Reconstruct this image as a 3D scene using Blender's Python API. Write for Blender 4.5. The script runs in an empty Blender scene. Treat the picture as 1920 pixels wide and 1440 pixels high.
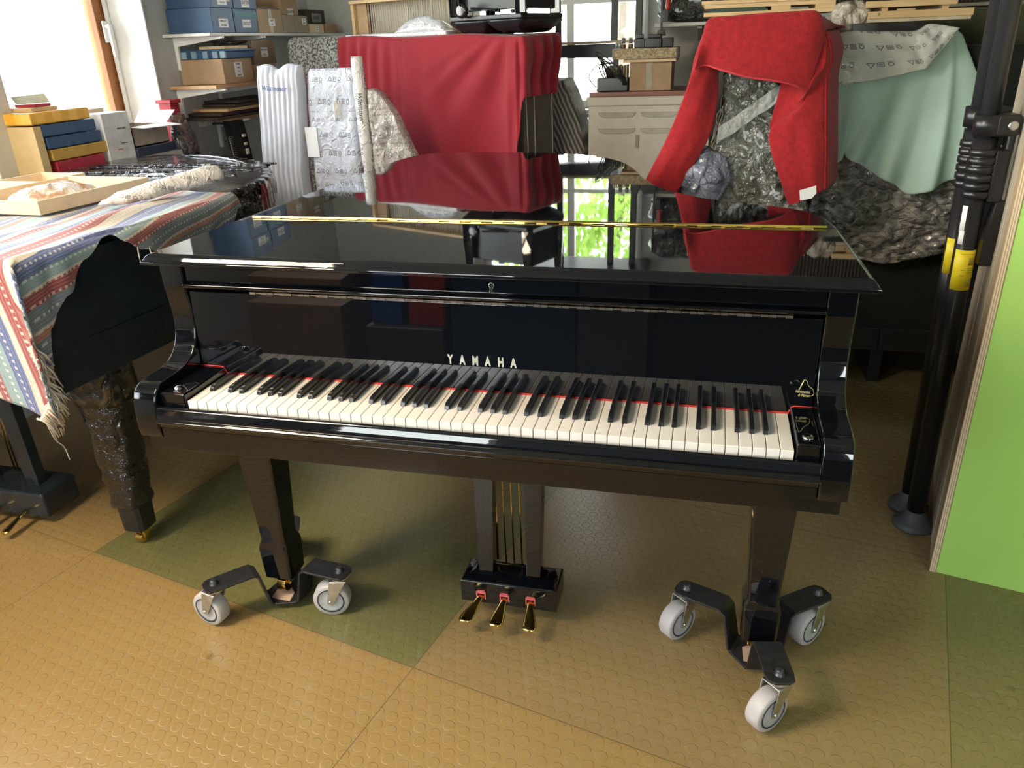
import bpy, bmesh, math, random
from math import sin, cos, pi, radians, sqrt, atan2
from mathutils import Vector, Matrix, noise

# ---------------------------------------------------------------- camera
C = bpy.context.scene.collection
FPX = 1435.5458
CAM = Vector((0.4332, -1.257, 1.4301))
PITCH, ROLL, YAW = 0.4195, -0.0377, -0.2567
_f = Vector((sin(YAW)*cos(PITCH), cos(YAW)*cos(PITCH), -sin(PITCH)))
_r = Vector((cos(YAW), -sin(YAW), 0)); _u = _r.cross(_f)
R_ = _r*cos(ROLL) + _u*sin(ROLL); U_ = -_r*sin(ROLL) + _u*cos(ROLL)
cd = bpy.data.cameras.new('camera'); cam = bpy.data.objects.new('camera', cd); C.objects.link(cam)
cd.lens = FPX/1920*36; cd.sensor_width = 36; cd.clip_start = 0.02; cd.clip_end = 200
M3 = Matrix((R_, U_, -_f)).transposed()
cam.matrix_world = Matrix.Translation(CAM) @ M3.to_4x4()
bpy.context.scene.camera = cam
S = bpy.context.scene
S.view_settings.view_transform = 'Standard'; S.view_settings.look = 'None'
S.view_settings.gamma = 1; S.view_settings.use_curve_mapping = False
S.view_settings.exposure = 1.32

# ---------------------------------------------------------------- daylight (overcast bright sky, cooler to the south)
W = bpy.data.worlds.new('sky'); S.world = W; W.use_nodes = True
wn = W.node_tree; wn.nodes.clear()
wo = wn.nodes.new('ShaderNodeOutputWorld'); wb = wn.nodes.new('ShaderNodeBackground')
wtc = wn.nodes.new('ShaderNodeTexCoord'); wsx = wn.nodes.new('ShaderNodeSeparateXYZ')
wmr = wn.nodes.new('ShaderNodeMapRange'); wmx = wn.nodes.new('ShaderNodeMix'); wmx.data_type = 'RGBA'
wn.links.new(wtc.outputs['Generated'], wsx.inputs[0]); wn.links.new(wsx.outputs['Z'], wmr.inputs[0])
wmr.inputs[1].default_value = -0.15; wmr.inputs[2].default_value = 0.35
wn.links.new(wmr.outputs[0], wmx.inputs[0])
wmx.inputs[6].default_value = (0.80, 0.82, 0.62, 1); wmx.inputs[7].default_value = (0.84, 0.92, 1.0, 1)
wn.links.new(wmx.outputs[2], wb.inputs[0]); wb.inputs[1].default_value = 6.5
wn.links.new(wb.outputs[0], wo.inputs[0])

def lamp_area(name, loc, target, sx, sy, power, col):
    l = bpy.data.lights.new(name, 'AREA'); l.shape = 'RECTANGLE'; l.size = sx; l.size_y = sy
    l.energy = power; l.color = col
    o = bpy.data.objects.new(name, l); C.objects.link(o); o.location = loc
    o.rotation_euler = (Vector(target)-Vector(loc)).to_track_quat('-Z', 'Y').to_euler()
    return o
lamp_area('ceiling_lamp_glow', (-1.5, -.9, 2.42), (-.6, .0, 0), .36, 1.15, 32, (1, .84, .64))

# ---------------------------------------------------------------- pixel rays of the photograph -> real points
def U(px, py, ax, v):
    d = _f + R_*((px-960)/FPX) - U_*((py-720)/FPX)
    return CAM + d*((v-CAM[ax])/d[ax])
def UP(px, py, p0, n):
    d = _f + R_*((px-960)/FPX) - U_*((py-720)/FPX)
    p0 = Vector(p0); n = Vector(n)
    return CAM + d*((p0-CAM).dot(n)/d.dot(n))

# ---------------------------------------------------------------- materials
MATS = {}
class NT:
    def __init__(s, name):
        s.m = bpy.data.materials.new(name); s.m.use_nodes = True; s.t = s.m.node_tree
        s.t.nodes.clear(); s.out = s.n('ShaderNodeOutputMaterial'); s.b = s.n('ShaderNodeBsdfPrincipled')
        s.l(s.b.outputs[0], s.out.inputs[0])
    def n(s, k, **kw):
        x = s.t.nodes.new(k)
        for a, b in kw.items(): setattr(x, a, b)
        return x
    def l(s, a, b): s.t.links.new(a, b)
    def setv(s, k, v): s.b.inputs[k].default_value = v
    def math(s, op, a, b=None, c=None):
        x = s.n('ShaderNodeMath', operation=op)
        for i, q in enumerate((a, b, c)):
            if q is None: continue
            if isinstance(q, (int, float)): x.inputs[i].default_value = q
            else: s.l(q, x.inputs[i])
        return x.outputs[0]
    def coord(s, kind='Object', scale=(1, 1, 1), rot=(0, 0, 0), loc=(0, 0, 0)):
        tc = s.n('ShaderNodeTexCoord'); mp = s.n('ShaderNodeMapping')
        s.l(tc.outputs[kind], mp.inputs[0]); mp.inputs['Scale'].default_value = scale
        mp.inputs['Rotation'].default_value = rot; mp.inputs['Location'].default_value = loc
        return mp.outputs[0]
    def noise(s, v, scale, detail=3, dist=0, rough=.5):
        x = s.n('ShaderNodeTexNoise'); s.l(v, x.inputs['Vector']); x.inputs['Scale'].default_value = scale
        x.inputs['Detail'].default_value = detail; x.inputs['Distortion'].default_value = dist; x.inputs['Roughness'].default_value = rough
        return x.outputs[0]
    def ramp(s, f, stops, mode='LINEAR'):
        x = s.n('ShaderNodeValToRGB'); s.l(f, x.inputs[0]); cr = x.color_ramp; cr.interpolation = mode
        while len(cr.elements) < len(stops): cr.elements.new(0.5)
        for e, (p, c) in zip(cr.elements, stops): e.position = p; e.color = (*c, 1)
        return x.outputs[0]
    def mix(s, f, a, b):
        x = s.n('ShaderNodeMix', data_type='RGBA')
        for i, q in ((0, f), (6, a), (7, b)):
            if isinstance(q, tuple): x.inputs[i].default_value = (*q, 1)
            elif isinstance(q, (int, float)): x.inputs[i].default_value = q
            else: s.l(q, x.inputs[i])
        return x.outputs[2]
    def bump(s, h, strength=.3, dist=.01):
        x = s.n('ShaderNodeBump'); x.inputs['Strength'].default_value = strength; x.inputs['Distance'].default_value = dist
        s.l(h, x.inputs['Height']); s.l(x.outputs[0], s.b.inputs['Normal'])
def M(name, col, rough=.5, metal=0, vary=.08, vs=20, bump=0, bs=60, bd=.002, coat=0, spec=.5, alpha=1, trans=0, stretch=(1, 1, 1), sheen=0, ior=1.5):
    if name in MATS: return MATS[name]
    k = NT(name); v = k.coord(scale=stretch)
    if vary > 0:
        nz = k.noise(v, vs, 4)
        a = tuple(max(0, c*(1-vary*1.6)) for c in col); b = tuple(min(1, c*(1+vary*1.6)) for c in col)
        k.l(k.ramp(nz, [(.3, a), (.7, b)]), k.b.inputs['Base Color'])
    else: k.setv('Base Color', (*col, 1))
    k.setv('Roughness', rough); k.setv('Metallic', metal); k.setv('Coat Weight', coat); k.setv('Specular IOR Level', spec)
    k.setv('Alpha', alpha); k.setv('Transmission Weight', trans); k.setv('Sheen Weight', sheen); k.setv('IOR', ior)
    k.setv('Coat Roughness', .03)
    if bump: k.bump(k.noise(v, bs, 4), bump, bd)
    MATS[name] = k.m
    return k.m
def wood(name, a, b, rough=.45, scale=6, axis=0, bumpy=.1):
    if name in MATS: return MATS[name]
    k = NT(name); st = [8, 8, 8]; st[axis] = .6
    v = k.coord(scale=tuple(st)); nz = k.noise(v, scale, 5, 1.2)
    k.l(k.ramp(nz, [(.3, a), (.7, b)]), k.b.inputs['Base Color']); k.setv('Roughness', rough); k.bump(nz, bumpy, .002)
    MATS[name] = k.m; return k.m
def film(name, col, alpha=.35, rough=.12, bs=14, strength=.8, bd=.02, stretch=(1, 1, 1), spec=.6, milky=0.0, vary=None):
    """creased plastic film"""
    if name in MATS: return MATS[name]
    k = NT(name); v = k.coord(scale=stretch)
    n1 = k.noise(v, bs, 2, .35); n2 = k.noise(v, bs*3.2, 3, .25)
    r1 = k.math('ABSOLUTE', k.math('SUBTRACT', n1, .5)); r2 = k.math('ABSOLUTE', k.math('SUBTRACT', n2, .5))
    h = k.math('ADD', k.math('MULTIPLY', r1, 2.2), k.math('MULTIPLY', r2, .7))
    k.bump(h, strength, bd)
    if vary: k.l(k.ramp(n1, [(.35, col), (.65, vary)]), k.b.inputs['Base Color'])
    else: k.setv('Base Color', (*col, 1))
    k.setv('Roughness', rough); k.setv('Alpha', alpha); k.setv('Specular IOR Level', spec)
    k.setv('Coat Weight', .5); k.setv('Coat Roughness', .05)
    MATS[name] = k.m; return k.m
def icons(k, uv, sc=1.0):
    """rows of three small outlined packaging marks: triangle, square, ring; returns ink factor"""
    sx = k.n('ShaderNodeSeparateXYZ'); k.l(uv, sx.inputs[0])
    y = k.math('MULTIPLY', sx.outputs[1], 1/(.070*sc)); row = k.math('FLOOR', y)
    off = k.math('MULTIPLY', k.math('MODULO', k.math('ABSOLUTE', row), 3), .37)
    x = k.math('ADD', k.math('MULTIPLY', sx.outputs[0], 1/(.105*sc)), off)
    fx = k.math('MULTIPLY', k.math('FRACT', x), 4.0)
    cell = k.math('FLOOR', fx)
    lx = k.math('SUBTRACT', k.math('FRACT', fx), .5)
    ly = k.math('MULTIPLY', k.math('SUBTRACT', k.math('FRACT', y), .5), 2.66)
    ax = k.math('ABSOLUTE', lx); ay = k.math('ABSOLUTE', ly)
    tri = k.math('MAXIMUM', k.math('ADD', k.math('MULTIPLY', ax, .87), k.math('MULTIPLY', ly, .5)), k.math('MULTIPLY', ly, -1))
    sq = k.math('MAXIMUM', ax, ay)
    ci = k.math('SQRT', k.math('ADD', k.math('MULTIPLY', lx, lx), k.math('MULTIPLY', ly, ly)))
    def band(d, r, w=.065): return k.math('LESS_THAN', k.math('ABSOLUTE', k.math('SUBTRACT', d, r)), w)
    def eq(i): return k.math('COMPARE', cell, i, .1)
    ink = k.math('ADD', k.math('ADD', k.math('MULTIPLY', band(tri, .22), eq(0)), k.math('MULTIPLY', k.math('MAXIMUM', band(sq, .3), band(ci, .12)), eq(1))),
                 k.math('MULTIPLY', k.math('MAXIMUM', band(ci, .26), k.math('MULTIPLY', band(ly, -.42, .05), k.math('LESS_THAN', ax, .35))), eq(2)))
    return k.math('MINIMUM', ink, 1)
def printed_film(name, col, alpha, sc=1.0, strength=.6, rough=.2, rot=0, inkv=.75):
    if name in MATS: return MATS[name]
    k = NT(name); uv = k.coord('UV', rot=(0, 0, rot)); ink = k.math('MULTIPLY', icons(k, uv, sc), inkv)
    k.l(k.mix(ink, col, (.12, .12, .13)), k.b.inputs['Base Color'])
    k.l(k.math('MAXIMUM', ink, alpha), k.b.inputs['Alpha'])
    v = k.coord(); n1 = k.noise(v, 16, 3, 1.5); k.bump(k.math('ABSOLUTE', k.math('SUBTRACT', n1, .5)), strength, .02)
    k.setv('Roughness', rough); k.setv('Coat Weight', .3)
    MATS[name] = k.m; return k.m

BLACK = M('black_polyester', (.0030, .0036, .0050), .022, vary=0, spec=.62, coat=.15, ior=1.53)
BLACK2 = M('black_lacquer_bluish', (.020, .027, .033), .16, vary=.1, spec=.5)  # bluish base holds the room's reflection in the lacquer colour
IVORY = M('ivory_plastic', (.70, .66, .59), .22, vary=.01)
EBONY = M('ebony_plastic', (.010, .010, .011), .22, vary=0)
BRASS = M('brass', (.78, .55, .18), .18, 1, vary=.05)
CHROME = M('zinc_steel', (.60, .60, .58), .3, 1, vary=.08, vs=40)
STEELB = M('black_coated_steel', (.018, .018, .02), .42, vary=.3, vs=60, bump=.25, bs=90)
FELTR = M('red_felt', (.55, .05, .04), .9, vary=.1)
TYRE = M('grey_rubber', (.46, .44, .42), .5, vary=.06)
HUBC = M('grey_hub', (.42, .43, .42), .4, vary=.06)
RED = M('red_cotton', (.28, .006, .018), .85, vary=.06, vs=6, bump=.15, bs=500, bd=.001, sheen=.2)
REDF = M('red_fleece', (.31, .008, .012), .95, vary=.12, vs=60, bump=.5, bs=260, bd=.003, sheen=.12)
MINT = M('mint_cotton', (.46, .64, .57), .85, vary=.06, vs=5, bump=.15, bs=300, bd=.001)
CARD = M('brown_cardboard', (.40, .27, .16), .8, vary=.06)
CARDL = M('pale_cardboard', (.72, .55, .36), .8, vary=.05)
CARDT = M('tan_cardboard', (.62, .45, .22), .8, vary=.05)
WHITEP = M('white_paper', (.75, .75, .73), .7, vary=.02)
INK = M('black_ink', (.03, .03, .04), .8, vary=0)
BLUEB = M('blue_box_card', (.035, .08, .17), .55, vary=.08)
BLUEP = M('blue_plastic', (.03, .09, .2), .3, vary=.05)
YELLOW = M('yellow_box', (.85, .48, .05), .5, vary=.05)
MUSTARD = M('mustard_box', (.55, .33, .07), .6, vary=.05)
REDB = M('red_box', (.40, .02, .04), .45, vary=.05)
PLAST = M('black_plastic', (.012, .012, .014), .3, vary=.05)
WALL = M('grey_plaster', (.50, .51, .50), .9, vary=.03, bump=.15, bs=120)
WHITEW = M('white_paint', (.82, .82, .80), .6, vary=.02)
CREAM = M('cream_paint', (.62, .58, .50), .7, vary=.02)
SASH = wood('brown_stained_sash', (.32, .12, .035), (.42, .17, .055), .4, 5, 2)
PINE = wood('pine_wood', (.55, .37, .18), (.68, .49, .27), .5, 5, 0)
SHELFW = M('white_melamine', (.62, .62, .58), .5, vary=.03)
GREENP = M('lime_green_paint', (.36, .60, .12), .55, vary=.03, vs=3, bump=.12, bs=40)
PLYF = wood('plywood_face', (.36, .29, .21), (.46, .38, .29), .5, 4, 2)
CABW = M('cream_cabinet', (.55, .51, .43), .5, vary=.03)
BLKFILM = film('black_stretch_film', (.006, .007, .009), 1, .10, 11, .9, .03)
GLASSC = M('clear_glass', (.95, .97, 1), .02, vary=0, alpha=.18)

# ---------------------------------------------------------------- mesh builder
class MB:
    def __init__(s): s.v = []; s.f = []; s.uv = None; s.sm = []
    def add(s, vs, fs, smooth=False):
        o = len(s.v); s.v += [Vector(p) for p in vs]
        for q in fs: s.f.append(tuple(i+o for i in q)); s.sm.append(smooth)
        return s
    def box(s, a, b, rz=0, piv=None):
        x0, y0, z0 = a; x1, y1, z1 = b
        vs = [Vector(p) for p in ((x0,y0,z0),(x1,y0,z0),(x1,y1,z0),(x0,y1,z0),(x0,y0,z1),(x1,y0,z1),(x1,y1,z1),(x0,y1,z1))]
        if rz:
            piv = Vector(piv) if piv else Vector(((x0+x1)/2, (y0+y1)/2, 0)); R = Matrix.Rotation(rz, 3, 'Z')
            vs = [R@(p-piv)+piv for p in vs]
        return s.add(vs, [(0,3,2,1),(4,5,6,7),(0,1,5,4),(1,2,6,5),(2,3,7,6),(3,0,4,7)])
    def prism(s, poly, ax, a, b, smooth=False):
        """poly in the plane of the two other axes, extruded along ax"""
        n = len(poly)
        def P(q, t):
            l = list(q); l.insert(ax, t); return l
        vs = [P(q, a) for q in poly]+[P(q, b) for q in poly]
        o = len(s.v); s.v += [Vector(p) for p in vs]
        for i in range(n):
            j = (i+1) % n; s.f.append((o+i, o+j, o+n+j, o+n+i)); s.sm.append(smooth)
        s.f.append(tuple(o+i for i in range(n))[::-1]); s.sm.append(False)
        s.f.append(tuple(o+n+i for i in range(n))); s.sm.append(False)
        return s
    def rings(s, rings, caps=True, closed=True, smooth=True):
        n = len(rings[0]); o = len(s.v)
        for r in rings: s.v += [Vector(p) for p in r]
        for k in range(len(rings)-1):
            for i in range(n if closed else n-1):
                j = (i+1) % n; s.f.append((o+k*n+i, o+k*n+j, o+(k+1)*n+j, o+(k+1)*n+i)); s.sm.append(smooth)
        if caps:
            s.f.append(tuple(o+i for i in range(n))[::-1]); s.sm.append(False)
            s.f.append(tuple(o+(len(rings)-1)*n+i for i in range(n))); s.sm.append(False)
        return s
    def lathe(s, prof, c, axis=(0, 0, 1), n=24, smooth=True, caps=True):
        ax = Vector(axis).normalized(); t = Vector((1, 0, 0)) if abs(ax.x) < .9 else Vector((0, 1, 0))
        e1 = ax.cross(t).normalized(); e2 = ax.cross(e1); c = Vector(c)
        return s.rings([[c+ax*h+(e1*cos(2*pi*i/n)+e2*sin(2*pi*i/n))*max(r, 1e-4) for i in range(n)] for r, h in prof], caps, True, smooth)
    def cyl(s, a, b, r, r2=None, n=16):
        a = Vector(a); b = Vector(b); r2 = r if r2 is None else r2
        return s.lathe([(r, 0), (r2, (b-a).length)], a, (b-a), n)
    def tube(s, pts, r, n=8):
        pts = [Vector(p) for p in pts]; rings = []; rr = r if isinstance(r, (list, tuple)) else [r]*len(pts)
        for i, p in enumerate(pts):
            d = (pts[min(i+1, len(pts)-1)]-pts[max(i-1, 0)]).normalized()
            t = Vector((0, 0, 1)) if abs(d.z) < .9 else Vector((1, 0, 0))
            e1 = d.cross(t).normalized(); e2 = d.cross(e1)
            rings.append([p+(e1*cos(2*pi*k/n)+e2*sin(2*pi*k/n))*rr[i] for k in range(n)])
        return s.rings(rings)
    def grid(s, fn, nu, nv, smooth=True):
        """fn(u,v)->point, u,v in 0..1; stores uv"""
        o = len(s.v)
        if s.uv is None: s.uv = {}
        for j in range(nv+1):
            for i in range(nu+1):
                s.v.append(Vector(fn(i/nu, j/nv))); s.uv[len(s.v)-1] = (i/nu, j/nv)
        for j in range(nv):
            for i in range(nu):
                a = o+j*(nu+1)+i; s.f.append((a, a+1, a+nu+2, a+nu+1)); s.sm.append(smooth)
        return s
    def bbox(s):
        return Vector([min(p[i] for p in s.v) for i in range(3)]), Vector([max(p[i] for p in s.v) for i in range(3)])
    def build(s, name, mat, parent=None, bev=0, seg=2, solid=0, uvscale=None, sub=0, origin=None, loc=None):
        if parent is not None: o0 = ORG[parent.name]
        elif origin is not None: o0 = Vector(origin)
        else:
            a, b = s.bbox(); o0 = Vector(((a.x+b.x)/2, (a.y+b.y)/2, a.z))
        me = bpy.data.meshes.new(name); me.from_pydata([p-o0 for p in s.v], [], s.f); me.update()
        for p, q in zip(me.polygons, s.sm): p.use_smooth = q
        bm = bmesh.new(); bm.from_mesh(me)
        if not s.uv: bmesh.ops.recalc_face_normals(bm, faces=bm.faces)
        bm.to_mesh(me); bm.free()
        ul = me.uv_layers.new(name='UVMap')
        us = uvscale or (1, 1)
        for lp in me.loops:
            if s.uv and lp.vertex_index in s.uv:
                q = s.uv[lp.vertex_index]; ul.data[lp.index].uv = (q[0]*us[0], q[1]*us[1])
            else:
                q = me.vertices[lp.vertex_index].co; ul.data[lp.index].uv = (q.x+q.y*.3, q.z+q.y*.3)
        me.materials.append(mat)
        ob = bpy.data.objects.new(name, me); C.objects.link(ob)
        if parent is not None: ob.parent = parent
        else: ob.location = o0
        ORG[ob.name] = o0
        if solid:
            m = ob.modifiers.new('solid', 'SOLIDIFY'); m.thickness = abs(solid); m.offset = -1 if solid > 0 else 1
        if bev:
            m = ob.modifiers.new('bevel', 'BEVEL'); m.width = bev; m.segments = seg; m.limit_method = 'ANGLE'; m.angle_limit = radians(35); m.harden_normals = False
            for p in me.polygons: p.use_smooth = True
            wnm = ob.modifiers.new('weighted', 'WEIGHTED_NORMAL'); wnm.weight = 80; wnm.keep_sharp = True
        if sub:
            m = ob.modifiers.new('sub', 'SUBSURF'); m.levels = sub; m.render_levels = sub
        return ob
ORG = {}
def thing(name, label, cat, loc, group=None):
    o = bpy.data.objects.new(name, None); C.objects.link(o); o.location = loc; o.empty_display_size = .05
    o['label'] = label; o['category'] = cat
    if group: o['group'] = group
    ORG[o.name] = Vector(loc); return o
def tag(o, label, cat, group=None, kind=None):
    o['label'] = label; o['category'] = cat
    if group: o['group'] = group
    if kind: o['kind'] = kind
    return o
def struct(o): o['kind'] = 'structure'; return o
def copy_tree(o, parent=None):
    c = o.copy(); C.objects.link(c); c.parent = parent
    for ch in list(o.children): copy_tree(ch, c)
    return c
def text_mesh(name, body, size, mat, parent, origin, ex, ey, extrude=.0006, bold=0, sx=1, spacing=1, align='CENTER', label=None, shear=0):
    """real lettering laid on a surface: origin world point, ex/ey unit directions of the writing"""
    cu = bpy.data.curves.new(name, 'FONT'); cu.body = body; cu.size = size; cu.extrude = extrude; cu.offset = bold
    cu.space_character = spacing; cu.align_x = align; cu.align_y = 'CENTER'; cu.shear = shear; cu.resolution_u = 3
    t = bpy.data.objects.new(name+'_src', cu); C.objects.link(t)
    dg = bpy.context.evaluated_depsgraph_get(); me = bpy.data.meshes.new_from_object(t.evaluated_get(dg))
    bpy.data.objects.remove(t); me.name = name
    ex = Vector(ex).normalized(); ey = Vector(ey).normalized(); ez = ex.cross(ey)
    o0 = ORG[parent.name] if parent is not None else Vector(origin)
    for v in me.vertices:
        v.co = Vector(origin)+ex*v.co.x*sx+ey*v.co.y+ez*v.co.z - o0
    me.materials.clear(); me.materials.append(mat)
    ob = bpy.data.objects.new(name, me); C.objects.link(ob)
    if parent is not None: ob.parent = parent
    ORG[ob.name] = o0
    return ob
def lerp(a, b, t): return a+(b-a)*t
def interp(pts, t):
    """piecewise linear over list of tuples (t, values...)"""
    if t <= pts[0][0]: return pts[0][1:]
    for p, q in zip(pts, pts[1:]):
        if t <= q[0]:
            k = (t-p[0])/(q[0]-p[0]+1e-9); k = k*k*(3-2*k)
            return tuple(lerp(a, b, k) for a, b in zip(p[1:], q[1:]))
    return pts[-1][1:]
def catmull(pts, n=4, closed=True):
    out = []; N = len(pts)
    for i in range(N if closed else N-1):
        p0, p1, p2, p3 = [Vector(pts[(i+k) % N] if closed else pts[min(max(i+k, 0), N-1)]) for k in (-1, 0, 1, 2)]
        for j in range(n):
            t = j/n
            out.append(.5*((2*p1)+(p2-p0)*t+(2*p0-5*p1+4*p2-p3)*t*t+(3*p1-p0-3*p2+p3)*t**3))
    if not closed: out.append(Vector(pts[-1]))
    return out
def inset(poly, d):
    n = len(poly); out = []
    for i in range(n):
        a, b, c = Vector(poly[i-1]), Vector(poly[i]), Vector(poly[(i+1) % n])
        u = (b-a).normalized(); w = (c-b).normalized(); n1 = Vector((-u.y, u.x)); n2 = Vector((-w.y, w.x))
        m = (n1+n2); L = max(m.length, .3); m = m/L; k = d/max(m.dot(n1), .35)
        out.append(b+m*k)
    return out
def arc(cx, cy, r, a0, a1, n=6): return [(cx+r*cos(radians(lerp(a0, a1, i/n))), cy+r*sin(radians(lerp(a0, a1, i/n)))) for i in range(n+1)]
def nz(x, y=0, z=0): return noise.noise(Vector((x, y, z)))

# ================================================================ SETTING
FX0, FX1, FY0, FY1, CZ = -2.4, 3.2, -3.2, 4.25, 2.75
k = NT('studded_rubber_tiles')
v = k.coord('Object', loc=(0, 0, 0))
def floor_mat(k):
    tc = k.n('ShaderNodeTexCoord'); mp = k.n('ShaderNodeMapping'); mp.vector_type = 'TEXTURE'
    k.l(tc.outputs['Object'], mp.inputs[0]); mp.inputs['Location'].default_value = (-.208, .10, 0); mp.inputs['Rotation'].default_value = (0, 0, radians(-12.4))
    sx = k.n('ShaderNodeSeparateXYZ'); k.l(mp.outputs[0], sx.inputs[0]); X, Y = sx.outputs[0], sx.outputs[1]
    # studs, staggered
    py = k.math('MULTIPLY', Y, 1/.0335); row = k.math('FLOOR', py); odd = k.math('MODULO', k.math('ABSOLUTE', row), 2)
    px = k.math('ADD', k.math('MULTIPLY', X, 1/.0385), k.math('MULTIPLY', odd, .5))
    lx = k.math('MULTIPLY', k.math('SUBTRACT', k.math('FRACT', px), .5), .0385); ly = k.math('MULTIPLY', k.math('SUBTRACT', k.math('FRACT', py), .5), .0335)
    d = k.math('SQRT', k.math('ADD', k.math('MULTIPLY', lx, lx), k.math('MULTIPLY', ly, ly)))
    mr = k.n('ShaderNodeMapRange'); mr.interpolation_type = 'SMOOTHSTEP'; k.l(d, mr.inputs[0])
    mr.inputs[1].default_value = .0146; mr.inputs[2].default_value = .0126; mr.inputs[3].default_value = 0; mr.inputs[4].default_value = 1
    # seams
    def seam(co, size): 
        f = k.math('FRACT', k.math('MULTIPLY', co, 1/size)); return k.math('MULTIPLY', k.math('MINIMUM', f, k.math('SUBTRACT', 1, f)), size)
    sd = k.math('MINIMUM', seam(X, 1.2), seam(Y, 1.0)); sm = k.math('LESS_THAN', sd, .0012)
    n1 = k.noise(tc.outputs['Object'], 2.2, 5, .4); n2 = k.noise(tc.outputs['Object'], 40, 3)
    base = k.mix(n1, (.27, .175, .062), (.33, .215, .080))
    green = k.mix(n1, (.13, .122, .045), (.17, .158, .060))
    isg = k.math('MULTIPLY', k.math('LESS_THAN', X, 0), k.math('MULTIPLY', k.math('GREATER_THAN', X, -1.2), k.math('GREATER_THAN', Y, 0)))
    col = k.mix(isg, base, green)
    dusk = k.math('MULTIPLY', k.math('GREATER_THAN', X, 0), k.math('GREATER_THAN', Y, 0))
    col = k.mix(k.math('MULTIPLY', dusk, .5), col, (.22, .165, .08))  # light falloff over the right-hand tiles put into their colour
    far = k.math('MULTIPLY', k.math('GREATER_THAN', X, 1.2), 1)
    col = k.mix(k.math('MULTIPLY', far, .7), col, (.19, .155, .065))  # reflection of the green wall tinted into the floor colour
    # dust in the grooves
    dust = k.math('MULTIPLY', k.math('GREATER_THAN', n2, .60), .10)
    col = k.mix(dust, col, (.40, .37, .30))
    # damp round stains
    vs = k.n('ShaderNodeTexVoronoi'); k.l(tc.outputs['Object'], vs.inputs['Vector']); vs.inputs['Scale'].default_value = 2.4
    st = k.math('MULTIPLY', k.math('LESS_THAN', vs.outputs['Distance'], .035), .45)
    col = k.mix(st, col, (.06, .045, .02))
    col = k.mix(k.math('MULTIPLY', sm, .7), col, (.05, .035, .02))
    k.l(col, k.b.inputs['Base Color'])
    k.setv('Roughness', .28)
    h = k.math('ADD', mr.outputs[0], k.math('MULTIPLY', n2, .15))
    k.bump(k.math('SUBTRACT', h, sm), .55, .0012)
floor_mat(k); FLOORM = k.m
b = MB().box((FX0-.6, FY0-.1, -.05), (FX1+.1, FY1+.1, 0)); fl = struct(b.build('floor', FLOORM, origin=(0, 0, 0)))
ceilm = M('ceiling_grey', (.30, .31, .28), .9, vary=.05)
struct(MB().box((FX0-.6, FY0-.1, CZ), (FX1+.1, FY1+.1, CZ+.1)).build('ceiling', ceilm))
b = MB()
for i, (x0, y0, x1, y1) in enumerate(((-2.4, 1.2, 1.2, 3.6), (-2.4, 3.4, 2.6, .6), (-2.4, -.6, 3.0, -.9))):
    a = Vector((x0, y0, 0)); c = Vector((x1, y1, 0)); d = (c-a).normalized(); w = Vector((-d.y, d.x, 0))*.04
    b.add([a-w+Vector((0,0,CZ-.1)), c-w+Vector((0,0,CZ-.1)), c+w+Vector((0,0,CZ-.1)), a+w+Vector((0,0,CZ-.1)), a-w+Vector((0,0,CZ)), c-w+Vector((0,0,CZ)), c+w+Vector((0,0,CZ)), a+w+Vector((0,0,CZ))],
          [(0,3,2,1),(4,5,6,7),(0,1,5,4),(1,2,6,5),(2,3,7,6),(3,0,4,7)])
struct(b.build('trim_1', WHITEW))
# left wall x=-2.4 with deep window reveals, windows A (y -2.2..-.4) and B (y .1..2.47)
def wall_with_holes(name, ax, v0, v1, a0, a1, holes, mat, z0=0, z1=CZ):
    b = MB(); hs = sorted(holes); cur = a0
    def bx(p, q, zz0, zz1):
        if q-p < 1e-4 or zz1-zz0 < 1e-4: return
        A = (v0, p, zz0) if ax == 0 else (p, v0, zz0); B = (v1, q, zz1) if ax == 0 else (q, v1, zz1)
        b.box(A, B)
    for (h0, h1, hz0, hz1) in hs:
        bx(cur, h0, z0, z1); bx(h0, h1, z0, hz0); bx(h0, h1, hz1, z1); cur = h1
    bx(cur, a1, z0, z1)
    return struct(b.build(name, mat))
WX0 = -2.76
wall_with_holes('wall_left', 0, WX0, -2.4, FY0, FY1+.1, [(-2.7, -.5, .95, 2.5), (-.1, 1.36, .95, 2.5), (1.50, 2.475, .95, 2.5)], WALL)
wall_with_holes('wall_back', 1, FY1, FY1+.14, FX0, FX1, [(-1.2, -.035, 1.0, 2.40)], WALL)
struct(MB().box((.035, 3.60, 0), (FX1, FY1, CZ)).build('wall_pier', WALL))
wall_with_holes('wall_front', 1, FY0-.14, FY0, FX0, FX1, [(-1.9, -.75, .9, 2.3), (1.3, 2.6, .9, 2.2)], M('slate_plaster', (.16, .18, .22), .9))
struct(MB().box((FX1, FY0, 0), (FX1+.1, FY1, CZ)).build('wall_right', WALL))
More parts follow.
